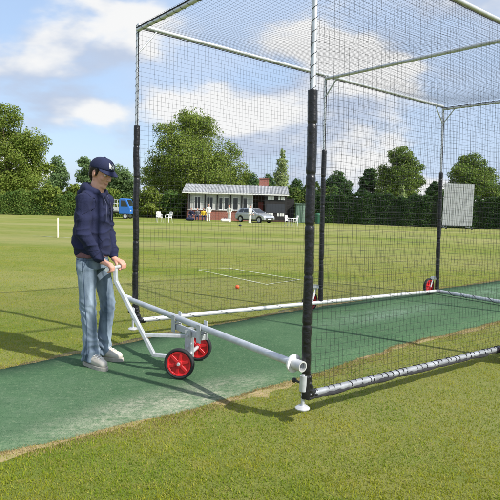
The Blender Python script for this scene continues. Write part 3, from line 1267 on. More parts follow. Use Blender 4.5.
# hair below the cap
h = headpart(MB())
h.ball((-0.030, 0, 0.035), (0.091, 0.083, 0.092), 24, 16)
h.ball((-0.062, 0, -0.030), (0.050, 0.064, 0.062), 18, 12)
for s in (-1, 1):
    h.chain([(0.010, s * 0.074, 0.045), (0.014, s * 0.074, 0.012), (0.012, s * 0.073, -0.012)], [0.020, 0.013, 0.009])
    h.chain([(-0.050, s * 0.068, 0.030), (-0.052, s * 0.063, -0.030)], [0.026, 0.022])
h.remeshed('hair', M['hair'], man, 0.006, 2, lambda v: 0.004 * mnoise.noise(v * 55))

# cap
navy = mat('navy_cotton', (0.0085, 0.0135, 0.056), 0.85, 0, var=0.25, vscale=20, bump=0.25, bscale=200)
cp = headpart(MB())
vs, fs = [], []
n, mm = 32, 12
for i in range(mm + 1):
    ph = (math.pi / 2) * i / mm
    for k in range(n):
        t = 2 * math.pi * k / n
        rx, ry, rz = 0.116, 0.094, 0.098
        crown = math.sin(ph) ** 0.8
        seam = 1 + 0.012 * abs(math.cos(3 * t))
        vs.append((-0.010 + rx * crown * math.cos(t) * seam, ry * crown * math.sin(t) * seam, 0.046 + rz * math.cos(ph) ** 0.9 - 0.010 * math.cos(t) * crown * -1))
for i in range(mm):
    for k in range(n):
        k2 = (k + 1) % n
        fs.append((i * n + k, (i + 1) * n + k, (i + 1) * n + k2, i * n + k2))
cp.add(vs, fs)
capo = cp.build('cap', navy, man, False)
capo.data.polygons.foreach_set('use_smooth', [True] * len(capo.data.polygons))
sm = capo.modifiers.new('solid', 'SOLIDIFY')
sm.thickness = 0.005
# brim
bv, bf = [], []
nb_, nr = 22, 8
for i in range(nb_ + 1):
    t = -1.18 + 2.36 * i / nb_
    for j in range(nr + 1):
        s = j / nr
        ext = 0.058 * (math.cos(t * 0.92)) ** 0.8 * s
        r0x, r0y = 0.105, 0.091
        x = -0.010 + (r0x + ext) * math.cos(t) + ext * 0.25
        y = (r0y + ext * 0.35) * math.sin(t)
        z = 0.060 - 0.030 * s * math.cos(t) - 0.28 * (abs(y) ** 1.6) * s
        bv.append((x, y, z))
for i in range(nb_):
    for j in range(nr):
        a = i * (nr + 1) + j
        bf.append((a, a + 1, a + nr + 2, a + nr + 1))
brim = headpart(MB()).add(bv, bf).build('brim', navy, capo, False)
brim.data.polygons.foreach_set('use_smooth', [True] * len(brim.data.polygons))
sd = brim.modifiers.new('solid', 'SOLIDIFY')
sd.thickness = 0.005
emb = mat('white_embroidery', (0.75, 0.75, 0.73), 0.8)
bt = headpart(MB()).ball((-0.010, 0, 0.146), (0.010, 0.010, 0.006), 12, 8).build('cap_button', navy, capo, True)
eb = headpart(MB())
EM = []
for (y0, z0, y1, z1, w) in ((-0.020, 0.118, -0.020, 0.078, 0.009), (-0.020, 0.116, 0.014, 0.080, 0.009), (0.014, 0.118, 0.014, 0.078, 0.009),
                            (-0.026, 0.098, 0.022, 0.104, 0.006), (-0.003, 0.124, -0.003, 0.072, 0.006)):
    def cpnt(y, z):
        hh = max(0.0, (z - 0.046) / 0.098)
        cr_ = (1 - hh ** 2.2) ** 0.42
        x = -0.010 + 0.1185 * cr_ * math.sqrt(max(0, 1 - (y / (0.094 * max(cr_, .3))) ** 2)) * 1.0
        return (x, y, z)
    eb.tube([cpnt(y0 + (y1 - y0) * k / 5 - 0.004, z0 + (z1 - z0) * k / 5) for k in range(6)], w * 0.75, 6)
eb.build('emblem', emb, capo, True)

# hooded top
hood_m = mat('navy_fleece', (0.0085, 0.0125, 0.052), 0.92, 0, var=0.25, vscale=6, bump=0.3, bscale=150)


def fold_top(v):
    f = 0.010 * mnoise.noise(Vector((v.x * 9, v.y * 9, v.z * 14)))
    w = mnoise.noise(Vector((v.x * 6 + 3, v.y * 6, v.z * 3)))
    rdg = 1 - abs(mnoise.noise(Vector((v.x * 5 + v.z * 3, v.y * 5, v.z * 11)))) * 2.6
    f += 0.010 * max(0.0, rdg) ** 2 - 0.003
    f += 0.006 * math.sin(v.z * 62 + w * 7 + v.x * 22) * max(0, min(1, (1.35 - v.z) / 0.35)) * (0.35 + 0.65 * (mnoise.noise(v * 4) * 0.5 + 0.5))
    return f


top = MB()
top.loft([((-0.098, 0, 0.905), 0.122, 0.146), ((-0.10, 0, 0.925), 0.130, 0.156), ((-0.106, 0, 0.97), 0.142, 0.164), ((-0.106, 0, 1.08), 0.132, 0.156),
          ((-0.104, 0, 1.20), 0.126, 0.154), ((-0.10, 0, 1.28), 0.122, 0.152), ((-0.092, 0, 1.345), 0.106, 0.146), ((-0.083, 0, 1.395), 0.082, 0.112),
          ((-0.078, 0, 1.425), 0.066, 0.080)], 28)
for sh, side, ht in ((SHR, -1, HR_T), (SHL, 1, HL_T)):
    el, wr, hcn = arm_pts(sh, side, ht)
    cuff = el.lerp(wr, 0.90)
    top.chain([Vector((-0.09, side * 0.09, 1.37)), sh + Vector((0, 0, -0.005)), sh.lerp(el, 0.55), el, el.lerp(wr, 0.5), el.lerp(wr, 0.80), cuff],
              [0.060, 0.064, 0.055, 0.052, 0.048, 0.048, 0.037])
# hood lying on the shoulders
ring = []
for k in range(15):
    t = math.radians(50 + 260 * k / 14)
    back = (1 - math.cos(t)) / 2
    ring.append((Vector((-0.070 + 0.078 * math.cos(t), 0.084 * math.sin(t), 1.408 + 0.040 * back)), 0.020 + 0.024 * back))
top.chain([r[0] for r in ring], [r[1] for r in ring])
top.chain([Vector((-0.160, -0.05, 1.395)), Vector((-0.178, 0, 1.365)), Vector((-0.160, 0.05, 1.395))], [0.04, 0.045, 0.04])
topo = top.remeshed('hooded_top', hood_m, man, 0.0060, 2, fold_top)
for s in (-1, 1):
    MB().tube([(0.008, s * 0.040, 1.395), (0.042, s * 0.038, 1.33), (0.050, s * 0.042, 1.25), (0.049, s * 0.040, 1.19)], 0.0032, 8).build('drawstring', mat('grey_cord', (0.07, 0.075, 0.14), 0.8), topo, True)
# kangaroo pocket
# shirt tail showing under the hem
shirt_m = mat('dull_red_shirt', (0.21, 0.10, 0.115), 0.9, 0, var=0.3, vscale=20)
MB().loft([((-0.100, 0, 0.888), 0.119, 0.153), ((-0.10, 0, 0.90), 0.121, 0.154), ((-0.10, 0, 0.94), 0.116, 0.148)], 28).remeshed(
    'shirt_hem', shirt_m, man, 0.008, 2, lambda v: 0.006 * mnoise.noise(v * 25))

# jeans
jm, nt, bsdf = new_mat('faded_denim')
tcn = nt.nodes.new('ShaderNodeTexCoord')
nn = nt.nodes.new('ShaderNodeTexNoise')
nn.inputs['Scale'].default_value = 5.0
mpj = nt.nodes.new('ShaderNodeMapping')
mpj.inputs['Scale'].default_value = (2.0, 2.0, 0.7)
nt.links.new(tcn.outputs['Object'], mpj.inputs[0])
nn.inputs['Detail'].default_value = 6
nt.links.new(mpj.outputs[0], nn.inputs['Vector'])
cr_ = nt.nodes.new('ShaderNodeValToRGB')
cr_.color_ramp.elements[0].position = 0.33
cr_.color_ramp.elements[0].color = (0.062, 0.095, 0.140, 1)
cr_.color_ramp.elements[1].position = 0.66
cr_.color_ramp.elements[1].color = (0.275, 0.345, 0.425, 1)
nt.links.new(nn.outputs[0], cr_.inputs[0])
nt.links.new(cr_.outputs[0], bsdf.inputs['Base Color'])
bsdf.inputs['Roughness'].default_value = 0.9
n3 = nt.nodes.new('ShaderNodeTexNoise')
n3.inputs['Scale'].default_value = 160
nt.links.new(tcn.outputs['Object'], n3.inputs['Vector'])
bp_ = nt.nodes.new('ShaderNodeBump')
bp_.inputs['Strength'].default_value = 0.25
bp_.inputs['Distance'].default_value = 0.005
nt.links.new(n3.outputs[0], bp_.inputs['Height'])
nt.links.new(bp_.outputs[0], bsdf.inputs['Normal'])


def fold_jean(v):
    f = 0.007 * mnoise.noise(Vector((v.x * 13, v.y * 13, v.z * 5)))
    w = mnoise.noise(Vector((v.x * 7, v.y * 7, v.z * 4)))
    low = max(0, min(1, (0.34 - v.z) / 0.25))
    knee = math.exp(-((v.z - 0.46) / 0.09) ** 2)
    hipz = math.exp(-((v.z - 0.78) / 0.08) ** 2)
    rdg = 1 - abs(mnoise.noise(Vector((v.x * 7 + v.z * 5, v.y * 7 + 3 - v.z * 3, v.z * 8)))) * 2.8
    f += 0.0055 * max(0.0, rdg) ** 2 * (0.4 + low + 0.8 * knee + 0.6 * hipz) - 0.002
    f += (0.006 * low + 0.0025 * knee + 0.002 * hipz) * math.sin(v.z * 66 + w * 14 + v.x * 34 + v.y * 24)
    return f


je = MB()
je.loft([((-0.098, 0, 0.795), 0.106, 0.146), ((-0.10, 0, 0.84), 0.111, 0.150), ((-0.10, 0, 0.90), 0.107, 0.140), ((-0.10, 0, 0.915), 0.108, 0.142)], 28)
for hip, kn, an, yw in LEGS:
    cuff = Vector((an.x + 0.006, an.y, 0.075))
    mid1 = hip.lerp(kn, 0.5)
    mid2 = kn.lerp(cuff, 0.55)
    je.chain([hip + Vector((0, 0, -0.035)), mid1, kn, mid2, cuff + Vector((0, 0, 0.03))], [0.083, 0.072, 0.061, 0.059, 0.068], 16)
    je.loft([(cuff + Vector((0, 0, -0.030)), 0.076, 0.066), (cuff + Vector((0, 0, 0.06)), 0.070, 0.065)], 20)
jo = je.remeshed('jeans', jm, man, 0.0060, 2, fold_jean)

from mathutils.bvhtree import BVHTree


def on_cloth(o):
    me = o.data
    return BVHTree.FromPolygons([v.co.copy() for v in me.vertices], [tuple(p.vertices) for p in me.polygons])


def stitch(name, bvh, pts, toward, r, m, parent):
    """a sewn line lying on the cloth: each point is pressed on to the surface"""
    out_ = []
    for p, q in zip(pts, toward):
        p, q = Vector(p), Vector(q)
        d = (q - p).normalized()
        hit = bvh.ray_cast(p, d, 0.6)
        if hit[0] is not None:
            out_.append(hit[0] - d * r * 0.3)
    if len(out_) > 3:
        MB().tube(out_, r, 5).build(name, m, parent, True)


seam_m = mat('denim_seam', (0.055, 0.085, 0.135), 0.9)
jb = on_cloth(jo)
for (hip, kn, an, yw), sd_ in zip(LEGS, (-1, 1)):
    P_, T_ = [], []
    for k in range(46):
        z = 0.885 - 0.83 * k / 45
        c = hip.lerp(kn, (hip.z - z) / (hip.z - kn.z)) if z > kn.z else kn.lerp(an, (kn.z - z) / (kn.z - an.z))
        P_.append((c.x + 0.01, c.y + sd_ * 0.3, z))
        T_.append((c.x + 0.01, c.y, z))
    stitch('side_seam', jb, P_, T_, 0.0028, seam_m, jo)
    # slanted front pocket
    P_ = [(-0.045 - 0.055 * k / 11, sd_ * 0.3, 0.885 - 0.10 * (k / 11) ** 0.8) for k in range(12)]
    stitch('front_pocket', jb, P_, [(-0.09, 0, p[2]) for p in P_], 0.0028, seam_m, jo)
    # patch pocket behind
    pz = [(-0.175, 0.84), (-0.172, 0.80), (-0.170, 0.755), (-0.150, 0.735), (-0.128, 0.755), (-0.126, 0.80), (-0.126, 0.84), (-0.150, 0.842), (-0.175, 0.84)]
    P_ = [Vector((-0.40, sd_ * (0.10 + (x + 0.15) * 1.6), z)) for x, z in pz]
    stitch('back_pocket', jb, P_, [(-0.10, p.y, p.z) for p in P_], 0.0026, seam_m, jo)
P_ = [(-0.10 + 0.4 * math.cos(t_), 0.4 * math.sin(t_), 0.872) for t_ in [2 * math.pi * k / 48 for k in range(49)]]
stitch('waistband', jb, P_, [(-0.10, 0, 0.872)] * 49, 0.0026, seam_m, jo)
tb_ = on_cloth(topo)
rib_m = mat('navy_rib', (0.005, 0.0075, 0.032), 0.95)
for (sh, side, ht) in ((SHR, -1, HR_T), (SHL, 1, HL_T)):
    el, wr, hcn = arm_pts(sh, side, ht)
    c_ = el.lerp(wr, 0.70)
    d_ = (wr - el).normalized()
    a_ = d_.orthogonal().normalized()
    b_ = d_.cross(a_)
    P_ = [c_ + (a_ * math.cos(t_) + b_ * math.sin(t_)) * 0.075 for t_ in [2 * math.pi * k / 30 for k in range(31)]]
    stitch('cuff_seam', tb_, P_, [c_] * 31, 0.003, rib_m, topo)
    # armhole
    P_, T_ = [], []
    for k in range(22):
        t_ = math.radians(-70 + 230 * k / 21)
        P_.append(Vector((-0.09 + 0.085 * math.cos(t_) * 1.1, side * 0.34, 1.325 + 0.095 * math.sin(t_))))
        T_.append(Vector((-0.09 + 0.075 * math.cos(t_), 0, 1.325 + 0.08 * math.sin(t_))))
    stitch('armhole_seam', tb_, P_, T_, 0.0028, rib_m, topo)
P_ = [(-0.10 + 0.4 * math.cos(t_), 0.4 * math.sin(t_), 0.955) for t_ in [2 * math.pi * k / 60 for k in range(61)]]
stitch('hem_seam', tb_, P_[8:53], [(-0.10, 0, 0.955)] * 45, 0.003, rib_m, topo)
P_ = [(0.3, -0.105 + 0.03 * min(1, k / 6), 1.09 - 0.011 * k) for k in range(12)]
stitch('pocket_seam', tb_, P_, [(-0.1, p[1], p[2]) for p in P_], 0.003, rib_m, topo)

# trainers
shoe_m = mat('off_white_leather', (0.60, 0.57, 0.52), 0.6, 0, col2=(0.48, 0.43, 0.37), vscale=14)
suede_m = mat('grey_suede', (0.22, 0.21, 0.22), 0.9)
sole_m = mat('worn_sole', (0.46, 0.43, 0.38), 0.8, 0, var=0.3, vscale=20)
for hip, kn, an, yw in LEGS:
    Rz = Matrix.Rotation(yw, 4, 'Z')
    T = Matrix.Translation((an.x, an.y, 0)) @ Rz
    sh = MB()
    sh.T = T
    sh.chain([(-0.045, 0, 0.062), (0.03, 0, 0.066), (0.10, 0.002, 0.052), (0.165, 0.0, 0.044)], [0.042, 0.046, 0.043, 0.034])
    sh.chain([(-0.02, 0, 0.085), (0.045, 0, 0.09)], [0.043, 0.036])
    so_ = sh.remeshed('shoe', shoe_m, man, 0.006, 3)
    sl = MB()
    sl.T = T
    outl = []
    for k in range(28):
        t = 2 * math.pi * k / 28
        x = 0.058 + 0.152 * math.cos(t)
        hw = 0.047 - 0.008 * math.exp(-((x - 0.04) / 0.06) ** 2) - 0.004 * (x < 0)
        outl.append((x, hw * math.copysign(abs(math.sin(t)) ** 0.75, math.sin(t))))
    sl.prism(outl, -0.006, 0.028, 'XY')
    sl.build('sole', sole_m, so_, False, 0.005)
    lc = MB()
    lc.T = T
    for k in range(4):
        x = 0.052 + k * 0.024
        z = 0.122 - k * 0.0095
        lc.tube([(x, -0.028, z - 0.012), (x + 0.004, 0, z - 0.001), (x, 0.028, z - 0.012)], 0.0035, 6)
    lc.build('laces', emb, so_, True)
    for s in (-1, 1):
        stp = MB()
        stp.T = T
        stp.tube([(-0.01, s * 0.043, 0.04), (0.02, s * 0.047, 0.062), (0.05, s * 0.042, 0.088)], 0.006, 6)
        stp.build('side_stripe', suede_m, so_, True)

# ------------------------------------------------------------------ trees, hedges
def leaf_quads(P, Nrm, size, rg, spread=0.8):
    """small four sided leaf sprays, each bent a little, at points P facing roughly Nrm"""
    n = len(P)
    d = Nrm + rg.normal(0, spread, (n, 3))
    d /= np.linalg.norm(d, axis=1)[:, None] + 1e-9
    a = np.cross(d, rg.normal(0, 1, (n, 3)))
    a /= np.linalg.norm(a, axis=1)[:, None] + 1e-9
    b = np.cross(d, a)
    s = (size * (0.55 + 0.9 * rg.random(n)))[:, None]
    e = s * (0.45 + 0.35 * rg.random(n)[:, None])
    V = np.stack([P - a * s, P + b * e, P + a * s, P - b * e], 1)
    V[:, 1] += d * s * 0.18
    V[:, 3] += d * s * 0.18
    F = np.arange(n * 4).reshape(n, 4)
    return V.reshape(-1, 3), F


M['bark'] = mat('bark', (0.09, 0.065, 0.045), 0.9, 0, var=0.5, vscale=6, bump=0.6, bscale=20)
LEAF = {
    'oak': leaf_mat('oak_leaves', (0.094, 0.170, 0.034), (0.172, 0.246, 0.045), (0.243, 0.297, 0.075)),
    'oak_light': leaf_mat('light_oak_leaves', (0.114, 0.186, 0.029), (0.191, 0.257, 0.044), (0.275, 0.306, 0.074)),
    'dark': leaf_mat('dark_leaves', (0.042, 0.099, 0.034), (0.076, 0.148, 0.042), (0.123, 0.190, 0.061)),
    'far': leaf_mat('grey_green_leaves', (0.116, 0.199, 0.076), (0.165, 0.250, 0.094), (0.215, 0.284, 0.126)),
    'pale': leaf_mat('pale_leaves', (0.245, 0.336, 0.126), (0.316, 0.384, 0.143), (0.408, 0.461, 0.194)),
    'hedge': leaf_mat('hedge_leaves', (0.061, 0.131, 0.031), (0.116, 0.191, 0.039), (0.220, 0.262, 0.061)),
    'yew': leaf_mat('dark_hedge_leaves', (0.027, 0.071, 0.022), (0.051, 0.102, 0.027), (0.093, 0.145, 0.037)),
    'shrub': leaf_mat('shrub_leaves', (0.126, 0.189, 0.031), (0.196, 0.252, 0.042), (0.266, 0.301, 0.070)),
}


def tree(name, label, px, top, wpx, Y, leaf, lobes, n=9000, size=0.17, group=None, trunk=0.25, bottom=None, cone=0.0, seed=0, py=200):
    """px, top, wpx: where the crown stands as seen from the pitch, in half-thousandths of the view; lobes: (dx, z, r, squash)"""
    rg = np.random.default_rng(100 + seed)
    x = xat(px, Y, py)
    z0 = gz(Y)
    ztop = at(px, top, Y).z - z0
    half = wpx / 2 / FPX * Y
    t = thing(name, label, 'tree', (x, Y, z0), 0, group)
    # trunk and limbs
    tb = MB()
    th = ztop * 0.55
    pts = [Vector((0.08 * mnoise.noise(Vector((seed, k, 0))) * k, 0.08 * mnoise.noise(Vector((seed, k, 5))) * k, th * k / 6)) for k in range(7)]
    tb.tube(pts, [trunk * (1.25 - 0.13 * k) for k in range(7)], 10)
    L_ = []
    for (dx, zf, r, sq) in lobes:
        c = np.array([dx * half, rg.normal(0, 0.22) * half, zf * ztop])
        L_.append((c, r * half, r * half * sq))
        mid = pts[4].lerp(Vector(c), 0.5) + Vector((0, 0, -0.05 * ztop))
        tb.tube([pts[3 + int(rg.integers(0, 3))], mid, Vector(c)], [trunk * 0.5, trunk * 0.3, trunk * 0.12], 6)
    tb.build('trunk', M['bark'], t, True)
    # clumps of leaves on and inside each lobe
    tot = sum(r * r for _, r, _ in L_)
    Vs, Fs, off = [], [], 0
    for c, r, rz in L_:
        nc = max(12, int(46 * r * r / tot * 4.6))
        d = rg.normal(0, 1, (nc, 3))
        d /= np.linalg.norm(d, axis=1)[:, None]
        rad = 0.25 + 0.75 * rg.random(nc) ** 0.6
        cc = c + d * np.array([r, r, rz]) * rad[:, None]
        cr = r * (0.20 + 0.22 * rg.random(nc))
        per = np.maximum(14, (n * r * r / tot / nc * (cr / cr.mean()) ** 2)).astype(int)
        for k in range(nc):
            m_ = per[k]
            q = rg.normal(0, 1, (m_, 3))
            q /= np.linalg.norm(q, axis=1)[:, None]
            rr = rg.random(m_) ** 0.45
            P = cc[k] + q * (cr[k] * rr)[:, None] * np.array([1.15, 1.15, 0.8])
            nr = q * 0.7 + d[k] * 0.6 + np.array([0, 0, 0.35])
            Vq, Fq = leaf_quads(P, nr, np.full(m_, size), rg)
            Vs.append(Vq)
            Fs.append(Fq + off)
            off += len(Vq)
    # loose sprays filling out and joining the boughs
    nf = int(n * 0.42)
    pk = rg.choice(len(L_), nf, p=np.array([r * r / tot for _, r, _ in L_]))
    C_ = np.array([c for c, _, _ in L_])[pk]
    Rr = np.array([[r, r, rz] for _, r, rz in L_])[pk]
    q = rg.normal(0, 1, (nf, 3))
    q /= np.linalg.norm(q, axis=1)[:, None]
    P = C_ + q * Rr * (1.12 * rg.random(nf) ** 0.5)[:, None]
    Vq, Fq = leaf_quads(P, q * 0.7 + np.array([0, 0, 0.3]), np.full(nf, size * 1.05), rg)
    Vs.append(Vq)
    Fs.append(Fq + off)
    V_ = np.concatenate(Vs)
    if cone:
        zc = np.clip(V_[:, 2] / ztop, 0, 1)
        V_[:, 0] *= 1 - cone * zc
        V_[:, 1] *= 1 - cone * zc
    mesh_np('crown', V_, np.concatenate(Fs), LEAF[leaf], t)
    return t


ROUND = [(0, .80, .50, .8), (-.42, .66, .48, .8), (.42, .64, .50, .8), (-.1, .55, .6, .8), (.6, .46, .38, .8), (-.62, .46, .38, .8), (.15, .36, .6, .7)]
GT = 'trees beyond the field boundary'
tree('oak_tree', 'large spreading light green oak at the left edge of the field', 7, 98, 80, 66, 'oak_light',
     [(0, .82, .46, .75), (-.45, .66, .45, .85), (.50, .62, .46, .8), (.15, .52, .6, .8), (.66, .40, .34, .8), (-.65, .40, .4, .8), (.0, .30, .7, .6), (.45, .28, .5, .6)],
     34000, 0.105, GT, 0.42, seed=1)
tree('oak_tree', 'huge bright green oak rising behind the net left of the pavilion', 193, 107, 104, 70, 'oak_light',
     [(-.05, .86, .36, .8), (.12, .76, .40, .8), (-.35, .70, .36, .8), (-.60, .52, .36, .8), (.46, .56, .42, .8), (-.15, .55, .5, .8), (.72, .40, .34, .8), (.2, .38, .6, .7),
      (-.62, .34, .40, .7), (-.2, .28, .6, .6), (.65, .24, .4, .7)], 52000, 0.105, GT, 0.5, seed=2)
tree('slim_tree', 'slim grey green tree behind the hedge beside the big left oak', 57, 159, 20, 84, 'far', [(0, .84, .7, 1.6), (.2, .62, .9, 1.3), (-.2, .45, .9, 1.3)], 4000, 0.145, GT, 0.2, seed=3)
tree('feathery_tree', 'open feathery tree standing behind the man in the cap', 87, 155, 26, 82, 'far',
     [(-.25, .86, .5, .9), (.35, .78, .5, .9), (-.35, .62, .55, .9), (.3, .52, .6, .9), (0, .36, .6, .9)], 3600, 0.14, GT, 0.2, seed=4)
tree('round_tree', 'mid green rounded tree between the cap and the padded far post', 118, 164, 44, 80, 'far', ROUND, 11000, 0.115, GT, 0.25, seed=5)
tree('round_tree', 'dark rounded tree showing behind the pavilion roof', 250, 171, 34, 78, 'dark', ROUND, 10000, 0.11, GT, 0.25, seed=6)
tree('poplar_tree', 'tall pale poplar rising above the scoreboard', 281, 147, 20, 86, 'pale', [(0, .90, .35, 1.6), (.05, .74, .6, 1.5), (-.1, .55, .8, 1.4), (.1, .36, .9, 1.2)], 3600, 0.14, GT, 0.2, cone=0.15, seed=7)
tree('conifer', 'dark conifer just left of the pale poplar', 268, 173, 26, 80, 'dark', [(0, .75, .6, 1.2), (.3, .5, .7, 1), (-.3, .45, .7, 1)], 6000, 0.125, GT, 0.2, cone=0.3, seed=8)
tree('conifer', 'dark conifer between the pale poplar and the near padded post', 296, 178, 26, 80, 'dark', [(0, .75, .6, 1.2), (.3, .5, .7, 1), (-.3, .45, .7, 1)], 6000, 0.125, GT, 0.2, cone=0.3, seed=9)
tree('round_tree', 'small dark round tree just right of the two nearest padded posts', 337, 168, 32, 80, 'dark', ROUND, 10000, 0.11, GT, 0.22, seed=10)
tree('round_tree', 'dark tree touching the left side of the tall oak over the right hedge', 369, 162, 24, 80, 'dark', ROUND, 6500, 0.135, GT, 0.22, seed=11)
tree('oak_tree', 'tall dark oak above the middle of the right hedge', 399, 145, 54, 76, 'oak',
     [(-.1, .84, .42, .8), (.3, .72, .42, .8), (-.5, .62, .42, .8), (.62, .54, .38, .8), (0, .58, .6, .8), (-.3, .40, .6, .8), (.4, .36, .5, .8)], 22000, 0.11, GT, 0.4, seed=12)
tree('cypress_tree', 'small yellow green cypress in front of the tall dark oak', 402, 174, 15, 64, 'pale', [(0, .66, .45, 1.8), (.15, .45, .8, 1.3), (-.15, .35, .9, 1.2)], 2200, 0.13, GT, 0.15, cone=0.45, seed=13)
tree('round_tree', 'low dark tree beside the silver corner post', 434, 178, 22, 80, 'dark', ROUND, 5500, 0.135, GT, 0.2, seed=14)
tree('oak_tree', 'domed dark oak directly behind the white sight screen', 472, 151, 56, 74, 'oak',
     [(0, .82, .48, .75), (-.45, .66, .46, .8), (.45, .64, .46, .8), (0, .55, .6, .8), (-.55, .44, .42, .8), (.6, .42, .42, .8)], 22000, 0.11, GT, 0.4, seed=15)
tree('round_tree', 'dark tree at the far right edge of the view', 515, 170, 40, 78, 'dark', ROUND, 10000, 0.11, GT, 0.25, seed=16)
# a loose belt of scrub and bushes along the left boundary
GS = 'bushes along the left hedge'
for k, (px, top, w, Y, lf_, lab) in enumerate((
        (52, 182, 34, 59, 'shrub', 'yellow green bush beside the left oak'),
        (76, 178, 26, 61, 'shrub', 'yellow green bush directly behind the navy hood'),
        (112, 184, 26, 60, 'shrub', 'low bush behind the blue truck'),
        (150, 182, 30, 60, 'shrub', 'bush behind the two left white chairs'),
        (172, 186, 28, 60, 'hedge', 'darker bush just left of the pavilion'),
        (228, 178, 40, 72, 'oak_light', 'bright green bush above the middle of the pavilion roof'),
        (24, 186, 30, 59, 'shrub', 'bush in front of the left oak'),
        (-6, 184, 34, 59, 'shrub', 'bush cut off by the left edge of the view'))):
    b_ = tree('bush', lab, px, top, w, Y, lf_, [(0, .70, .55, .7), (-.5, .5, .55, .8), (.5, .5, .55, .8), (0, .3, .8, .6)], 3000, 0.12, GS, 0.08, seed=40 + k)
    b_['category'] = 'bush'


def hedge(name, label, xa, xb, Y0, Y1, h, dep, leaf, n, size, seed, rough=0.18):
    rg = np.random.default_rng(seed)
    p0, p1 = Vector((xa, Y0, gz(Y0))), Vector((xb, Y1, gz(Y1)))
    t = thing(name, label, 'hedge', p0)
    d = (p1 - p0)
    Lh = d.length
    d.normalize()
    nrm = Vector((d.y, -d.x, 0))       # towards the camera
    s = rg.random(n) * Lh
    pick = rg.random(n)
    hh = h * (1 + rough * (np.sin(s * 0.9 + seed) * 0.35 + np.sin(s * 2.3 + 1) * 0.3 + np.sin(s * 5.1 + 2) * 0.25))
    front = pick < 0.66
    bul = 0.14 * np.sin(s * 1.3) + 0.10 * np.sin(s * 3.1 + 1)
    z = np.where(front, rg.random(n) * hh, hh + rg.normal(0, 0.07, n))
    w = np.where(front, dep / 2 + bul + rg.normal(0, 0.07, n) - 0.25 * np.clip(z / h - 0.75, 0, 1), (rg.random(n) - 0.5) * dep)
    D, Nn = np.array(d), np.array(nrm)
    P = D * s[:, None] + Nn * w[:, None] + np.array([0, 0, 1.0]) * z[:, None]
    Nr = np.where(front[:, None], Nn + np.array([0, 0, 0.25]), np.array([0, 0, 1.0]))
    V_, F_ = leaf_quads(P, Nr, np.full(n, size), rg, 0.75)
    # stray shoots
    mesh_np('foliage', V_, F_, LEAF[leaf], t)
    core = MB()  # solid sheet behind the leaves, coloured dark as the shaded hedge interior
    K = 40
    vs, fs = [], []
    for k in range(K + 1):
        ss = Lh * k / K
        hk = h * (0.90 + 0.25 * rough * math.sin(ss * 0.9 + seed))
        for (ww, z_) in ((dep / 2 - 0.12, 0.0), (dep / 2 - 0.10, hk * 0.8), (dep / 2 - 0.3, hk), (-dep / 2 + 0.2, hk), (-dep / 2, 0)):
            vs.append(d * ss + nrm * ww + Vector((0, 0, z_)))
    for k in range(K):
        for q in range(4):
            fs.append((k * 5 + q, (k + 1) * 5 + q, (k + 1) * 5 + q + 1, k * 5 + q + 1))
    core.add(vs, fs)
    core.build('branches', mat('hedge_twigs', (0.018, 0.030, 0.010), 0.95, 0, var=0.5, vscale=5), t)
    return t


hedge('boundary_hedge', 'long rough green hedge along the left boundary', xat(-40, 57), xat(188, 62), 57, 62, 2.35, 1.8, 'hedge', 36000, 0.085, 1, 0.22)
hedge('boundary_hedge', 'long dark clipped hedge along the right boundary', xat(311, 61), xat(540, 53), 61, 53, 3.05, 2.0, 'yew', 46000, 0.085, 2, 0.15)
hedge('background_hedge', 'dark screen of hedge behind the pavilion', xat(180, 69), xat(335, 69), 69, 69, 3.9, 2.0, 'hedge', 16000, 0.13, 5, 0.25)

# ------------------------------------------------------------------ pavilion
PY = 58.0
PZ = gz(PY)
PX0 = xat(187.5, PY, 218)
pav = thing('cricket_pavilion', 'low wooden pavilion with white window panels, brick base and grey corrugated roof', 'pavilion', (PX0, PY, PZ))


def px2(px):
    return xat(px, PY, 210) - PX0


M['brick'] = None
bm_, nt, bsdf = new_mat('red_brick')
tcn = nt.nodes.new('ShaderNodeTexCoord')
mp = nt.nodes.new('ShaderNodeMapping')
mp.inputs['Rotation'].default_value = (math.pi / 2, 0, 0)
nt.links.new(tcn.outputs['Object'], mp.inputs[0])
bt_ = nt.nodes.new('ShaderNodeTexBrick')
bt_.inputs['Color1'].default_value = (0.33, 0.085, 0.055, 1)
bt_.inputs['Color2'].default_value = (0.25, 0.06, 0.045, 1)
bt_.inputs['Mortar'].default_value = (0.33, 0.26, 0.22, 1)
bt_.inputs['Scale'].default_value = 1.0
bt_.inputs['Brick Width'].default_value = 0.225
bt_.inputs['Row Height'].default_value = 0.075
bt_.inputs['Mortar Size'].default_value = 0.008
nt.links.new(mp.outputs[0], bt_.inputs[0])
nt.links.new(bt_.outputs[0], bsdf.inputs['Base Color'])
bsdf.inputs['Roughness'].default_value = 0.9
M['brick'] = bm_
M['creosote'] = mat('black_stained_boards', (0.022, 0.020, 0.020), 0.8, 0, var=0.4, vscale=4, bump=0.3, bscale=15)
M['brown_boards'] = mat('brown_boards', (0.075, 0.042, 0.028), 0.8, 0, var=0.4, vscale=4)
M['roof_grey'] = mat('grey_corrugated_sheet', (0.34, 0.35, 0.37), 0.7, 0, col2=(0.22, 0.23, 0.235), vscale=1.2)
M['panel'] = mat('off_white_boards', (0.50, 0.50, 0.47), 0.6, 0, var=0.2, vscale=3)
M['pane'] = mat('dark_window_pane', (0.018, 0.021, 0.030), 0.12, 0, spec=0.6)

HW = 3.0          # eaves
xe = px2(252)     # end of the white front
xr = px2(287)     # end of the roof
xl = 0.0
DEPTH = 5.0
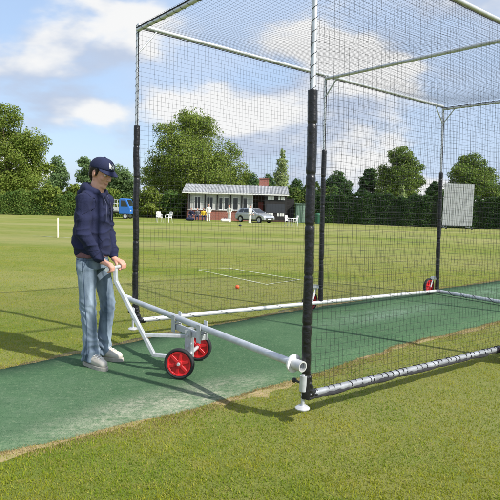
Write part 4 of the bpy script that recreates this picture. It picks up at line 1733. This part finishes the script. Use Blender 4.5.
# walls
MB().box((px2(220.0), 0.11, 0.52), (px2(252) - 0.0, 0.22, 1.04)).build('brick_base', M['brick'], pav)
o = pav.children[-1]
MB().box((px2(220.0), 0.14, 2.03), (px2(252), 0.12, 1.975)).build('front_wall', M['panel'], pav)
MB().box((-0.06, DEPTH / 2, HW / 2), (0.12, DEPTH, HW)).build('side_wall', M['brown_boards'], pav)
MB().box((xr / 2, DEPTH, HW / 2), (xr, 0.12, HW)).build('rear_wall', M['brown_boards'], pav)
MB().box((xr - 0.06, DEPTH / 2 + 0.6, HW / 2), (0.12, DEPTH - 1.3, HW)).build('side_wall', M['creosote'], pav)
# windows
for (a, b_) in ((194.4, 200.2), (206.8, 212.6), (219.0, 222.3), (224.2, 228.4), (233.0, 237.6), (243.0, 247.0)):
    w_ = px2(b_) - px2(a)
    xc = (px2(a) + px2(b_)) / 2
    fr = MB()
    z0, z1 = 1.16, 2.42
    for e in (-1, 1):
        fr.box((xc + e * (w_ / 2 + 0.02), 0.062, (z0 + z1) / 2), (0.05, 0.05, z1 - z0 + 0.10))
    fr.box((xc, 0.06, z1 + 0.025), (w_ + 0.0, 0.045, 0.05))
    fr.box((xc, 0.055, z0 - 0.03), (w_ + 0.12, 0.07, 0.05))
    if w_ > 0.5:
        fr.box((xc, 0.067, (z0 + z1) / 2), (0.03, 0.02, z1 - z0))
    f_ = fr.build('window', M['white_paint'], pav)
    MB().box((xc, 0.074, (z0 + z1) / 2), (w_, 0.012, z1 - z0)).build('pane', M['pane'], f_)
# dark posts and top board
for a in (189.3, 204.9, 217.0, 230.3, 241.6):
    MB().box((px2(a), 0.045, 2.03), (0.13, 0.07, 1.93)).build('post', M['creosote'], pav)
MB().box((px2(220.5), 0.03, 2.80), (px2(252) + 0.02, 0.05, 0.16)).build('fascia', M['white_paint'], pav)
MB().box((px2(220.0), 0.02, 1.06), (px2(252), 0.24, 0.045)).build('window_sill', M['white_paint'], pav)
# recessed porch
MB().box(((px2(252) + px2(264)) / 2, 1.5, HW / 2), (px2(264) - px2(252), 0.10, HW)).build('porch_wall', M['brown_boards'], pav)
dr = MB().box(((px2(255.2)), 1.43, 1.06), (0.85, 0.04, 2.04)).build('door', M['creosote'], pav)
MB().ball((px2(255.2) + 0.34, 1.385, 1.0), 0.03, 8, 6).build('handle', M['galv'], dr, True)
MB().box((px2(260.8), 1.40, 1.30), (0.55, 0.05, 1.5)).build('red_curtain', mat('dull_red_cloth', (0.26, 0.07, 0.06), 0.9), pav)
MB().box((px2(252.2), 0.06, HW / 2), (0.12, 0.12, HW)).build('porch_post', M['white_paint'], pav)
# corrugated roof
rv_, rf_ = [], []
NC = 150
xa_, xb_ = -0.55, xr + 0.15
for k in range(NC + 1):
    x_ = xa_ + (xb_ - xa_) * k / NC
    dz = 0.030 * math.cos(k * math.pi)
    for (yy, z_) in ((-0.45, 2.93), (2.6, 3.86), (DEPTH + 0.3, 3.05)):
        rv_.append((x_, yy, z_ + dz))
for k in range(NC):
    for q in range(2):
        rf_.append((k * 3 + q, (k + 1) * 3 + q, (k + 1) * 3 + q + 1, k * 3 + q + 1))
ro = MB().add(rv_, rf_).build('roof', M['roof_grey'], pav)
sd = ro.modifiers.new('solid', 'SOLIDIFY')
sd.thickness = 0.03
MB().box(((xa_ + xb_) / 2, -0.47, 2.86), (xb_ - xa_, 0.03, 0.12)).build('gutter', M['white_paint'], ro)
for xx in (xa_ + 0.4, xr - 0.2):
    MB().prism([(0.0, 2.92), (DEPTH, 2.92), (2.6, 3.78)], xx, xx + 0.06, 'YZ').build('gable', M['brown_boards'], pav)
chx = px2(263.8)
ch = MB().box((chx, 3.4, 3.75), (1.02, 0.9, 1.75)).build('chimney', M['brick'], pav)
MB().box((chx, 3.4, 4.66), (1.14, 1.02, 0.09)).build('chimney_cap', mat('chimney_cap', (0.26, 0.10, 0.07), 0.9), ch)

# scoreboard built on to the end of the pavilion
sb0, sb1 = px2(264.6), px2(286.4)
SBP = Vector((PX0 + (sb0 + sb1) / 2, PY - 0.30, PZ))
sb = thing('scoreboard', 'black boarded scoreboard with two rows of white number plates beside the porch', 'scoreboard', SBP)
sw = sb1 - sb0
MB().box((0, 0.40, 1.43), (sw, 0.5, 2.86)).build('board', M['creosote'], sb)
MB().box((0, 0.14, 1.42), (sw * 0.86, 0.03, 1.0)).build('panel', mat('dark_slate_panel', (0.03, 0.034, 0.045), 0.6), sb)
for (zc, hgt) in ((2.52, 0.36), (0.80, 0.40)):
    xsn = (-0.72, -0.50, -0.28, 0.34, 0.58, 0.80) if zc > 2 else (-0.80, -0.56, -0.33, 0.26, 0.52, 0.78)
    for q in xsn:
        MB().box((q * sw * 0.46, 0.138, zc), (0.195, 0.02, hgt)).build('number_plate', M['white_paint'], sb)
MB().box((0, 0.12, 2.76), (sw, 0.04, 0.06)).build('trim', M['brown_boards'], sb)
MB().box((0, 0.12, 0.10), (sw, 0.04, 0.18)).build('plinth', M['brown_boards'], sb)

# green metal shed
gs0, gs1 = xat(296.5, 57, 212), xat(312.5, 57, 212)
shed = thing('metal_shed', 'pale green ribbed metal shed between the scoreboard and the near post', 'shed', ((gs0 + gs1) / 2, 57.5, gz(57.5)))
M['shed'] = mat('pale_green_sheet', (0.16, 0.25, 0.19), 0.6, 0.1, var=0.25, vscale=2)
wl = MB()
sw2 = gs1 - gs0
wl.box((0, 0.9, 0.98), (sw2, 1.8, 1.96))
for k in range(11):
    wl.box((-sw2 / 2 + sw2 * (k + 0.5) / 11, -0.012, 0.98), (0.05, 0.03, 1.92))
wl.build('wall', M['shed'], shed)
MB().box((0, 0.9, 2.0), (sw2 + 0.16, 2.0, 0.07)).build('roof', M['shed'], shed)
dr = MB().box((0.25, -0.045, 0.95), (0.8, 0.03, 1.8)).build('door', mat('faded_green_door', (0.19, 0.28, 0.22), 0.6), shed)
MB().box((-0.05, -0.068, 0.95), (0.03, 0.015, 0.14)).build('handle', M['galv'], dr)
MB().box((-sw2 / 2 - 0.72, 1.3, 1.25), (1.2, 0.08, 2.5)).build('fence_panel', M['creosote'], None)  # added black sheet in place of the dark gap, not a real fence
fp = bpy.data.objects['fence_panel']
fp.location = shed.location
props(fp, 'black boarded fence panel in the gap between scoreboard and green shed', 'fence')

# green bin by the hedge
bp__ = gnd(318, 221.5)
bp__ = Vector((xat(318, 56, 217), 56, gz(56)))
binm = mat('dark_green_plastic', (0.02, 0.11, 0.06), 0.5)
bn = thing('litter_bin', 'round green litter bin against the dark hedge between the padded posts', 'bin', bp__)
MB().lathe([(0.0, 0.0), (0.24, 0.0), (0.29, 0.92), (0.0, 0.92)], n=20).build('body', binm, bn, True)
MB().lathe([(0.0, 0.925), (0.31, 0.925), (0.31, 0.97), (0.22, 1.08), (0.0, 1.12)], n=20).build('lid', binm, bn, True)

# ------------------------------------------------------------------ silver car
CY = 55.0
car = thing('parked_car', 'silver hatchback parked on the grass in front of the pavilion porch', 'car', (xat(254.5, CY, 220), CY, gz(CY)), math.radians(-42))
silver = mat('silver_car_paint', (0.52, 0.54, 0.57), 0.28, 0.55, coat=0.6)
low = [(-1.98, 0.30), (-2.0, 0.52), (-1.94, 0.86), (-1.80, 0.93), (0.86, 0.95), (1.45, 0.86), (1.86, 0.72), (1.99, 0.56), (2.0, 0.30)]


def arch(cx, r, n=9):
    return [(cx + r * math.cos(math.pi * k / (n - 1)), 0.30 + r * math.sin(math.pi * k / (n - 1)) * 0.98) for k in range(n)]


outline = low + arch(1.28, 0.36) + arch(-1.22, 0.36)
body_ = MB().prism(outline, -0.82, 0.82)
cb = body_.build('body', silver, car, False, 0.07)
for p_ in cb.data.polygons:
    p_.use_smooth = False
cabin = MB()
lowr = [(-1.86, 0.92), (0.92, 0.94)]
A_ = [(-1.80, 0.92, 0.78), (0.90, 0.94, 0.78), (0.18, 1.36, 0.62), (-0.15, 1.42, 0.60), (-1.25, 1.42, 0.60), (-1.62, 1.30, 0.62)]
vs = [(x, -w_, z) for x, z, w_ in A_] + [(x, w_, z) for x, z, w_ in A_]
n_ = len(A_)
fs = [tuple(range(n_)), tuple(range(2 * n_ - 1, n_ - 1, -1))] + [(i, i + n_, (i + 1) % n_ + n_, (i + 1) % n_) for i in range(n_)]
cabin.add(vs, fs)
cabin.build('roof', silver, car, False, 0.05)


def side_z(z):
    return 0.78 - (z - 0.93) / 0.43 * 0.16


for s in (-1, 1):
    for (pts) in ([(-1.58, 0.98), (-0.92, 0.98), (-0.92, 1.34), (-1.28, 1.34)], [(-0.84, 0.98), (-0.10, 0.98), (-0.10, 1.34), (-0.84, 1.34)],
                  [(-0.02, 0.98), (0.66, 0.98), (0.12, 1.31), (-0.02, 1.34)]):
        vs = [(x, s * (side_z(z) + 0.012), z) for x, z in pts] + [(x, s * (side_z(z) - 0.01), z) for x, z in pts]
        MB().add(vs, [(0, 1, 2, 3), (7, 6, 5, 4), (0, 4, 5, 1), (1, 5, 6, 2), (2, 6, 7, 3), (3, 7, 4, 0)]).build('side_window', M['glass'], car)
vs = [(0.86, -0.66, 0.985), (0.86, 0.66, 0.985), (0.235, 0.56, 1.345), (0.235, -0.56, 1.345)]
MB().add(vs + [(x - 0.03, y, z - 0.03) for x, y, z in vs], [(0, 1, 2, 3), (7, 6, 5, 4), (0, 4, 5, 1), (1, 5, 6, 2), (2, 6, 7, 3), (3, 7, 4, 0)]).build('windscreen', M['glass'], car)
vs = [(-1.80, -0.62, 1.0), (-1.80, 0.62, 1.0), (-1.66, 0.55, 1.28), (-1.66, -0.55, 1.28)]
MB().add(vs + [(x + 0.06, y, z) for x, y, z in vs], [(3, 2, 1, 0), (4, 5, 6, 7), (0, 4, 5, 1), (1, 5, 6, 2), (2, 6, 7, 3), (3, 7, 4, 0)]).build('rear_window', M['glass'], car)
for x_ in (1.28, -1.22):
    for s in (-1, 1):
        prof = [(0.20, -0.09), (0.27, -0.10), (0.30, -0.07), (0.30, 0.07), (0.27, 0.10), (0.20, 0.09)]
        wh = MB().lathe([(0.0, -0.06), (0.205, -0.075), (0.205, 0.075), (0.0, 0.06)], n=20, axis='Y').build('wheel', M['galv_dull'], car, True)
        wh.location = (x_, s * 0.74, 0.30)
        MB().lathe(prof, n=24, axis='Y').build('tyre', M['tyre'], wh, True)
lens_m = mat('headlamp_glass', (0.75, 0.77, 0.8), 0.1, 0.2)
for s in (-1, 1):
    MB().ball((1.86, s * 0.60, 0.66), (0.10, 0.17, 0.085), 14, 8).build('headlight', lens_m, car, True)
    MB().ball((-1.93, s * 0.66, 0.78), (0.06, 0.10, 0.13), 12, 8).build('tail_light', M['red'], car, True)
    MB().ball((0.60, s * 0.88, 0.98), (0.07, 0.10, 0.065), 12, 8).build('wing_mirror', silver, car, True)
MB().box((2.005, 0, 0.44), (0.02, 1.1, 0.13)).build('grille', M['black'], car)
MB().box((2.02, 0, 0.40), (0.015, 0.50, 0.10)).build('registration_plate', M['white_plastic'], car)
MB().box((0, 0, 0.26), (3.6, 1.5, 0.12)).build('underside', M['black'], car)

# ------------------------------------------------------------------ blue flatbed truck by the hedge
TY = 55.0
trk = thing('flatbed_truck', 'blue cabbed flatbed truck with grey drop side bed parked by the left hedge', 'truck', (xat(116.5, TY, 214), TY, gz(TY)), math.radians(-8))
blue_p = mat('blue_truck_paint', (0.025, 0.15, 0.50), 0.4, 0, coat=0.3, var=0.1)
cab_o = [(0.55, 0.50), (0.55, 1.95), (0.72, 2.06), (1.28, 2.02), (1.62, 1.30), (1.72, 1.10), (1.74, 0.50)]
cbm = MB().prism(cab_o, -0.78, 0.78).build('cab', blue_p, trk, False, 0.05)
for s in (-1, 1):
    MB().prism([(0.78, 1.28), (1.48, 1.28), (1.20, 1.84), (0.78, 1.86)], s * 0.787 - 0.008, s * 0.787 + 0.008).build('side_window', M['glass'], trk)
vs = [(1.635, -0.66, 1.33), (1.635, 0.66, 1.33), (1.325, 0.62, 1.93), (1.325, -0.62, 1.93)]
MB().add(vs + [(x - 0.05, y, z) for x, y, z in vs], [(0, 1, 2, 3), (7, 6, 5, 4), (0, 4, 5, 1), (1, 5, 6, 2), (2, 6, 7, 3), (3, 7, 4, 0)]).build('windscreen', M['glass'], trk)
bed = MB().box((-0.52, 0, 0.78), (2.1, 1.6, 0.10))
bed.box((-0.52, -0.80, 1.0), (2.1, 0.04, 0.36)).box((-0.52, 0.80, 1.0), (2.1, 0.04, 0.36)).box((-1.58, 0, 1.0), (0.04, 1.62, 0.36))
M['bed'] = mat('pale_grey_bed', (0.58, 0.60, 0.61), 0.5, 0.1, var=0.15)
bed.build('bed', M['bed'], trk)
rk = MB()
for x_ in (-1.50, -0.5, 0.40):
    for s in (-0.78, 0.78):
        rk.tube([(x_, s, 1.15), (x_, s, 1.88)], 0.025, 6)
for s in (-0.78, 0.78):
    rk.tube([(-1.50, s, 1.88), (0.40, s, 1.88)], 0.025, 6)
    rk.tube([(-1.50, s, 1.52), (0.40, s, 1.52)], 0.02, 6)
rk.tube([(0.40, -0.78, 1.88), (0.40, 0.78, 1.88)], 0.025, 6).tube([(-1.5, -0.78, 1.88), (-1.5, 0.78, 1.88)], 0.025, 6)
rk.build('ladder_rack', M['bed'], trk)
MB().box((0.0, 0, 0.62), (3.1, 0.7, 0.18)).build('chassis', M['black'], trk)
for x_ in (1.22, -0.95):
    for s in (-1, 1):
        wh = MB().lathe([(0.0, -0.06), (0.19, -0.085), (0.19, 0.085), (0.0, 0.06)], n=18, axis='Y').build('wheel', M['galv_dull'], trk, True)
        wh.location = (x_, s * 0.68, 0.30)
        MB().lathe([(0.185, -0.09), (0.27, -0.10), (0.30, -0.07), (0.30, 0.07), (0.27, 0.10), (0.185, 0.09)], n=22, axis='Y').build('tyre', M['tyre'], wh, True)
for s in (-1, 1):
    MB().ball((1.72, s * 0.55, 0.82), (0.05, 0.12, 0.10), 10, 8).build('headlight', lens_m, trk, True)

# ------------------------------------------------------------------ sight screen
SY = 50.0
s0, s1 = xat(443.5, SY, 205), xat(473, SY, 205)
ss = thing('sight_screen', 'tall white slatted sight screen on small wheels in front of the right hedge', 'sight screen', ((s0 + s1) / 2, SY, gz(SY)), math.radians(-4))
sw3 = s1 - s0
scr_m = mat('white_slats', (0.44, 0.46, 0.48), 0.6, 0, var=0.2, vscale=2)
slat = MB()
zlo, zhi = 0.36, at(458, 183.5, SY).z - gz(SY)
ns = 17
for k in range(ns):
    slat.box((-sw3 / 2 + sw3 * (k + 0.5) / ns, 0, (zlo + zhi) / 2), (sw3 / ns - 0.022, 0.02, zhi - zlo))
slat.build('slats', scr_m, ss)
fr = MB()
for z_ in (zlo + 0.1, (zlo + zhi) / 2, zhi - 0.1):
    fr.box((0, 0.035, z_), (sw3, 0.045, 0.09))
for x_ in (-sw3 / 2 + 0.2, sw3 / 2 - 0.2):
    fr.beam((x_, 0.08, zlo - 0.15), (x_, 0.08, zhi), 0.06, 0.04)
    fr.beam((x_, 0.08, zhi * 0.7), (x_, 1.2, 0.2), 0.05, 0.05)
    fr.beam((x_, -0.5, 0.19), (x_, 1.25, 0.19), 0.06, 0.06)
fr.build('frame', scr_m, ss)
for x_ in (-sw3 / 2 + 0.2, sw3 / 2 - 0.2):
    for y_ in (-0.45, 1.15):
        w_ = MB().lathe([(0.0, -0.03), (0.16, -0.03), (0.16, 0.03), (0.0, 0.03)], n=16, axis='X').build('wheel', M['tyre'], ss, True)
        w_.location = (x_ + 0.06, y_, 0.16)

# ------------------------------------------------------------------ garden chairs
GC = 'white plastic chairs on the outfield'


def make_chair(label):
    t = thing('plastic_chair', label, 'chair', (0, 0, 0), 0, GC)
    mp_ = M['white_plastic']
    MB().box((0, 0, 0.43), (0.46, 0.46, 0.03)).build('seat', mp_, t, False, 0.01)
    bk = MB()
    for k in range(5):
        x_ = -0.17 + 0.085 * k
        bk.beam((x_, 0.21, 0.44), (x_ * 1.05, 0.31, 0.86 + 0.03 * (1 - (x_ / 0.17) ** 2)), 0.055, 0.02, up=(0, 1, 0.2))
    bk.tube([(-0.23, 0.20, 0.42), (-0.235, 0.27, 0.68), (-0.20, 0.31, 0.87), (0, 0.325, 0.90), (0.20, 0.31, 0.87), (0.235, 0.27, 0.68), (0.23, 0.20, 0.42)], 0.022, 8)
    bk.build('backrest', mp_, t)
    for s in (-1, 1):
        MB().tube([(s * 0.25, -0.20, 0.62), (s * 0.26, 0.05, 0.65), (s * 0.24, 0.26, 0.66)], 0.024, 8).build('armrest', mp_, t, True)
        MB().tube([(s * 0.25, -0.20, 0.63), (s * 0.24, -0.22, 0.43), (s * 0.27, -0.25, 0.0)], [0.022, 0.026, 0.02], 8).build('leg', mp_, t, True)
        MB().tube([(s * 0.22, 0.20, 0.44), (s * 0.25, 0.27, 0.0)], [0.028, 0.02], 8).build('leg', mp_, t, True)
    return t


c0 = make_chair('white plastic chair, leftmost of the pair left of the pavilion')
for k, (px, py, rz, lab) in enumerate(((159.5, 221.6, 0.5, None), (168.5, 221.8, -0.7, 'white plastic chair nearer the pavilion in the left hand pair'),
                                       (288.3, 224, 0.9, 'white plastic chair in front of the black fence panel, left of its pair'),
                                       (294.5, 224.2, -1.3, 'white plastic chair in front of the green shed, right of its pair'))):
    c_ = c0 if k == 0 else copy_tree(c0)
    c_.location = (xat(px, 46, py), 46, gz(46))
    c_.rotation_euler = (0, 0, rz)
    c_.scale = (0.86, 0.86, 1)
    if lab:
        c_['label'] = lab

# ------------------------------------------------------------------ people by the pavilion
white_c = mat('cricket_whites', (0.74, 0.73, 0.68), 0.85, 0, var=0.1, vscale=8)
navy_c = mat('dark_navy_cloth', (0.02, 0.026, 0.07), 0.9, 0, var=0.2, vscale=8)
yellow_c = mat('yellow_cloth', (0.65, 0.45, 0.03), 0.9)
grey_c = mat('grey_cloth', (0.16, 0.16, 0.18), 0.9)


def small_person(label, loc, rz, top_m, leg_m, pose='stand', seed=0, group=None, h=1.0):
    t = thing('person', label, 'person', loc, rz, group)
    rr = random.Random(seed)
    bd, tp_, lg, hr = MB(), MB(), MB(), MB()
    if pose == 'sit':
        hipz, fwd = 0.46, 0.42
    else:
        hipz, fwd = 0.90, 0.0
    sh_z = hipz + 0.50
    lean = 0.10 if pose == 'sit' else 0.03
    neck = Vector((lean, 0, sh_z + 0.06))
    head = neck + Vector((0.03, 0, 0.18))
    bd.ball(head, (0.098, 0.078, 0.118), 12, 10)
    bd.ball(head + Vector((0.10, 0, -0.015)), (0.02, 0.015, 0.02), 8, 6)
    for s in (-1, 1):
        bd.ball(head + Vector((0, s * 0.08, 0)), (0.02, 0.012, 0.03), 8, 6)
    bd.capsule(head + Vector((0, 0, -0.08)), neck + Vector((0, 0, -0.08)), 0.055, 0.06, 10)
    bd.capsule(neck + Vector((-0.02, 0, -0.15)), Vector((0, 0, hipz)), 0.10, 0.10, 10)
    hr.ball(head + Vector((-0.018, 0, 0.035)), (0.103, 0.088, 0.105), 12, 10)
    tp_.loft([((0, 0, hipz - 0.06), 0.125, 0.165), ((0.02, 0, hipz + 0.12), 0.12, 0.155), ((lean * 0.8, 0, sh_z - 0.12), 0.13, 0.185), ((lean, 0, sh_z - 0.01), 0.09, 0.16), ((lean, 0, sh_z + 0.04), 0.06, 0.07)], 16)
    for s in (-1, 1):
        shp = Vector((lean, s * 0.19, sh_z - 0.05))
        el = shp + Vector((rr.uniform(-0.08, 0.06), s * 0.07, -0.28))
        wr = el + (Vector((rr.uniform(0.10, 0.22), -s * rr.uniform(0.0, 0.10), -0.17)) if pose != 'sit' else Vector((0.22, -s * 0.04, -0.06)))
        tp_.chain([shp, el, el.lerp(wr, 0.8)], [0.062, 0.052, 0.045], 10)
        bd.chain([shp, el, wr], [0.045, 0.038, 0.028], 8)
        hd = (wr - el).normalized()
        side_ = hd.orthogonal().normalized()
        bd.capsule(wr, wr + hd * 0.07, 0.034, 0.034, 8)
        for f_ in range(4):
            bd.capsule(wr + hd * 0.08 + side_ * (f_ - 1.5) * 0.02, wr + hd * (0.155 - 0.008 * abs(f_ - 1.5)) + side_ * (f_ - 1.5) * 0.024, 0.010, 0.008, 6)
        hip = Vector((0, s * 0.09, hipz))
        if pose == 'sit':
            kn = Vector((fwd, s * 0.13, 0.47))
            an = Vector((fwd + 0.03, s * 0.13, 0.09))
        else:
            st_ = rr.uniform(-0.06, 0.10) * s
            kn = Vector((0.03 + st_ * 0.6, s * 0.10, 0.48))
            an = Vector((st_, s * 0.115, 0.09))
        lg.chain([hip, kn, an], [0.105, 0.078, 0.065], 10)
        bd.chain([hip, kn, an, an + Vector((0.0, 0, -0.04))], [0.07, 0.05, 0.035, 0.035], 8)
        sh_ = MB().chain([an + Vector((-0.03, 0, -0.045)), an + Vector((0.15, 0, -0.055))], [0.045, 0.034], 10)
        sh_.build('shoe', white_c if leg_m is white_c else M['black'], t, True)
    lg.ball((0, 0, hipz - 0.01), (0.125, 0.165, 0.11), 14, 8)
    bd.remeshed('body', M['skin'], t, 0.016, 2)
    tp_.remeshed('shirt', top_m, t, 0.02, 2)
    lg.remeshed('trousers', leg_m, t, 0.02, 2)
    hr.remeshed('hair', M['hair'], t, 0.02, 1)
    return t


PYY = 53.5
GPL = 'players in whites'
for k, (px, lab, rz) in enumerate(((208.3, 'player in cricket whites standing before the brick base of the pavilion', -1.2),
                                   (229.3, 'player in cricket whites standing beside a white kit bag', -2.2),
                                   (249.6, 'player in cricket whites standing in front of the silver car', -0.6))):
    small_person(lab, (xat(px, PYY - (1.6 if k == 2 else 0), 220), PYY - (1.6 if k == 2 else 0), gz(PYY)), rz, white_c, white_c, 'stand', 60 + k, GPL)
bench = thing('bench', 'dark wooden bench under the seated spectators by the pavilion', 'bench', (xat(197.5, 56.3, 220), 56.3, gz(56.3)))
MB().box((0, 0, 0.43), (1.9, 0.36, 0.05)).build('seat', M['creosote'], bench)
MB().box((0, 0.20, 0.72), (1.9, 0.05, 0.30)).build('backrest', M['creosote'], bench)
for s in (-1, 1):
    MB().box((s * 0.8, 0, 0.20), (0.08, 0.34, 0.405)).build('leg', M['creosote'], bench)
for k, (dx, tm, lab) in enumerate(((-0.62, navy_c, 'spectator in dark navy on the left end of the bench'), (0.0, grey_c, 'spectator in grey top in the middle of the bench'),
                                   (0.60, yellow_c, 'spectator in yellow top on the right end of the bench'))):
    small_person(lab, (bench.location.x + dx, 56.22, gz(56.3)), -math.pi / 2 + (k - 1) * 0.2, tm, navy_c, 'sit', 70 + k, 'seated spectators')
kb = thing('kit_bag', 'long white kit bag on the grass beside a player in whites', 'bag', (xat(225.2, 53.2, 222), 53.2, gz(53.2)), 0.3)
MB().chain([(-0.32, 0, 0.17), (0.32, 0, 0.17)], [0.165, 0.165], 12).remeshed('body', white_c, kb, 0.02, 2)
for s in (-1, 1):
    MB().tube([(-0.15, s * 0.10, 0.30), (-0.08, s * 0.06, 0.42), (0.08, s * 0.06, 0.42), (0.15, s * 0.10, 0.30)], 0.015, 6).build('strap', navy_c, kb, True)
kb2 = thing('kit_bag', 'dark navy kit bag lying left of the seated spectators', 'bag', (xat(190, 54.5, 221), 54.5, gz(54.5)), -0.2)
MB().chain([(-0.30, 0, 0.16), (0.30, 0, 0.16)], [0.155, 0.155], 12).remeshed('body', navy_c, kb2, 0.02, 2)
MB().tube([(-0.15, 0, 0.29), (-0.08, 0, 0.41), (0.08, 0, 0.41), (0.15, 0, 0.29)], 0.015, 6).build('strap', grey_c, kb2, True)

# ------------------------------------------------------------------ wicket and practice ball
g_ = gnd(58, 237.5)
stump_m = mat('pale_yellow_stump', (0.74, 0.69, 0.50), 0.5)
for k in range(3):
    st = thing('cricket_stump', ('nearest', 'middle', 'farthest')[k] + ' pale wooden stump of the far left wicket', 'stump', g_ + Vector((-0.026 * (k - 1), 0.11 * (k - 1), 0)), 0, 'stumps of the far left wicket')
    MB().lathe([(0.0, -0.05), (0.019, -0.05), (0.019, 0.69), (0.014, 0.711), (0.0, 0.711)], n=12).build('shaft', stump_m, st, True)
bl = gnd(237.3, 289)
ball = MB().ball((0, 0, 0.033), 0.033, 20, 14).build('practice_ball', mat('orange_plastic', (0.80, 0.12, 0.03), 0.4), None, True)
ball.location = bl
props(ball, 'small orange practice ball lying on the outfield grass', 'ball')
seam = MB().tube([(0.0333 * math.cos(t_), 0.0333 * math.sin(t_), 0.033) for t_ in [2 * math.pi * k / 24 for k in range(24)]], 0.0012, 5, closed=True)
seam.build('seam', mat('seam_thread', (0.55, 0.08, 0.02), 0.7), ball)
b2 = gnd(240, 226.2)
bb2 = MB().ball((0, 0, 0.07), (0.12, 0.12, 0.07), 14, 8).build('cap', navy_c, None, True)
bb2.location = b2
props(bb2, 'dark cap lying on the outfield before the silver car', 'cap')
MB().ball((0.11, 0, 0.035), (0.10, 0.09, 0.012), 12, 6).build('brim', navy_c, bb2, True)
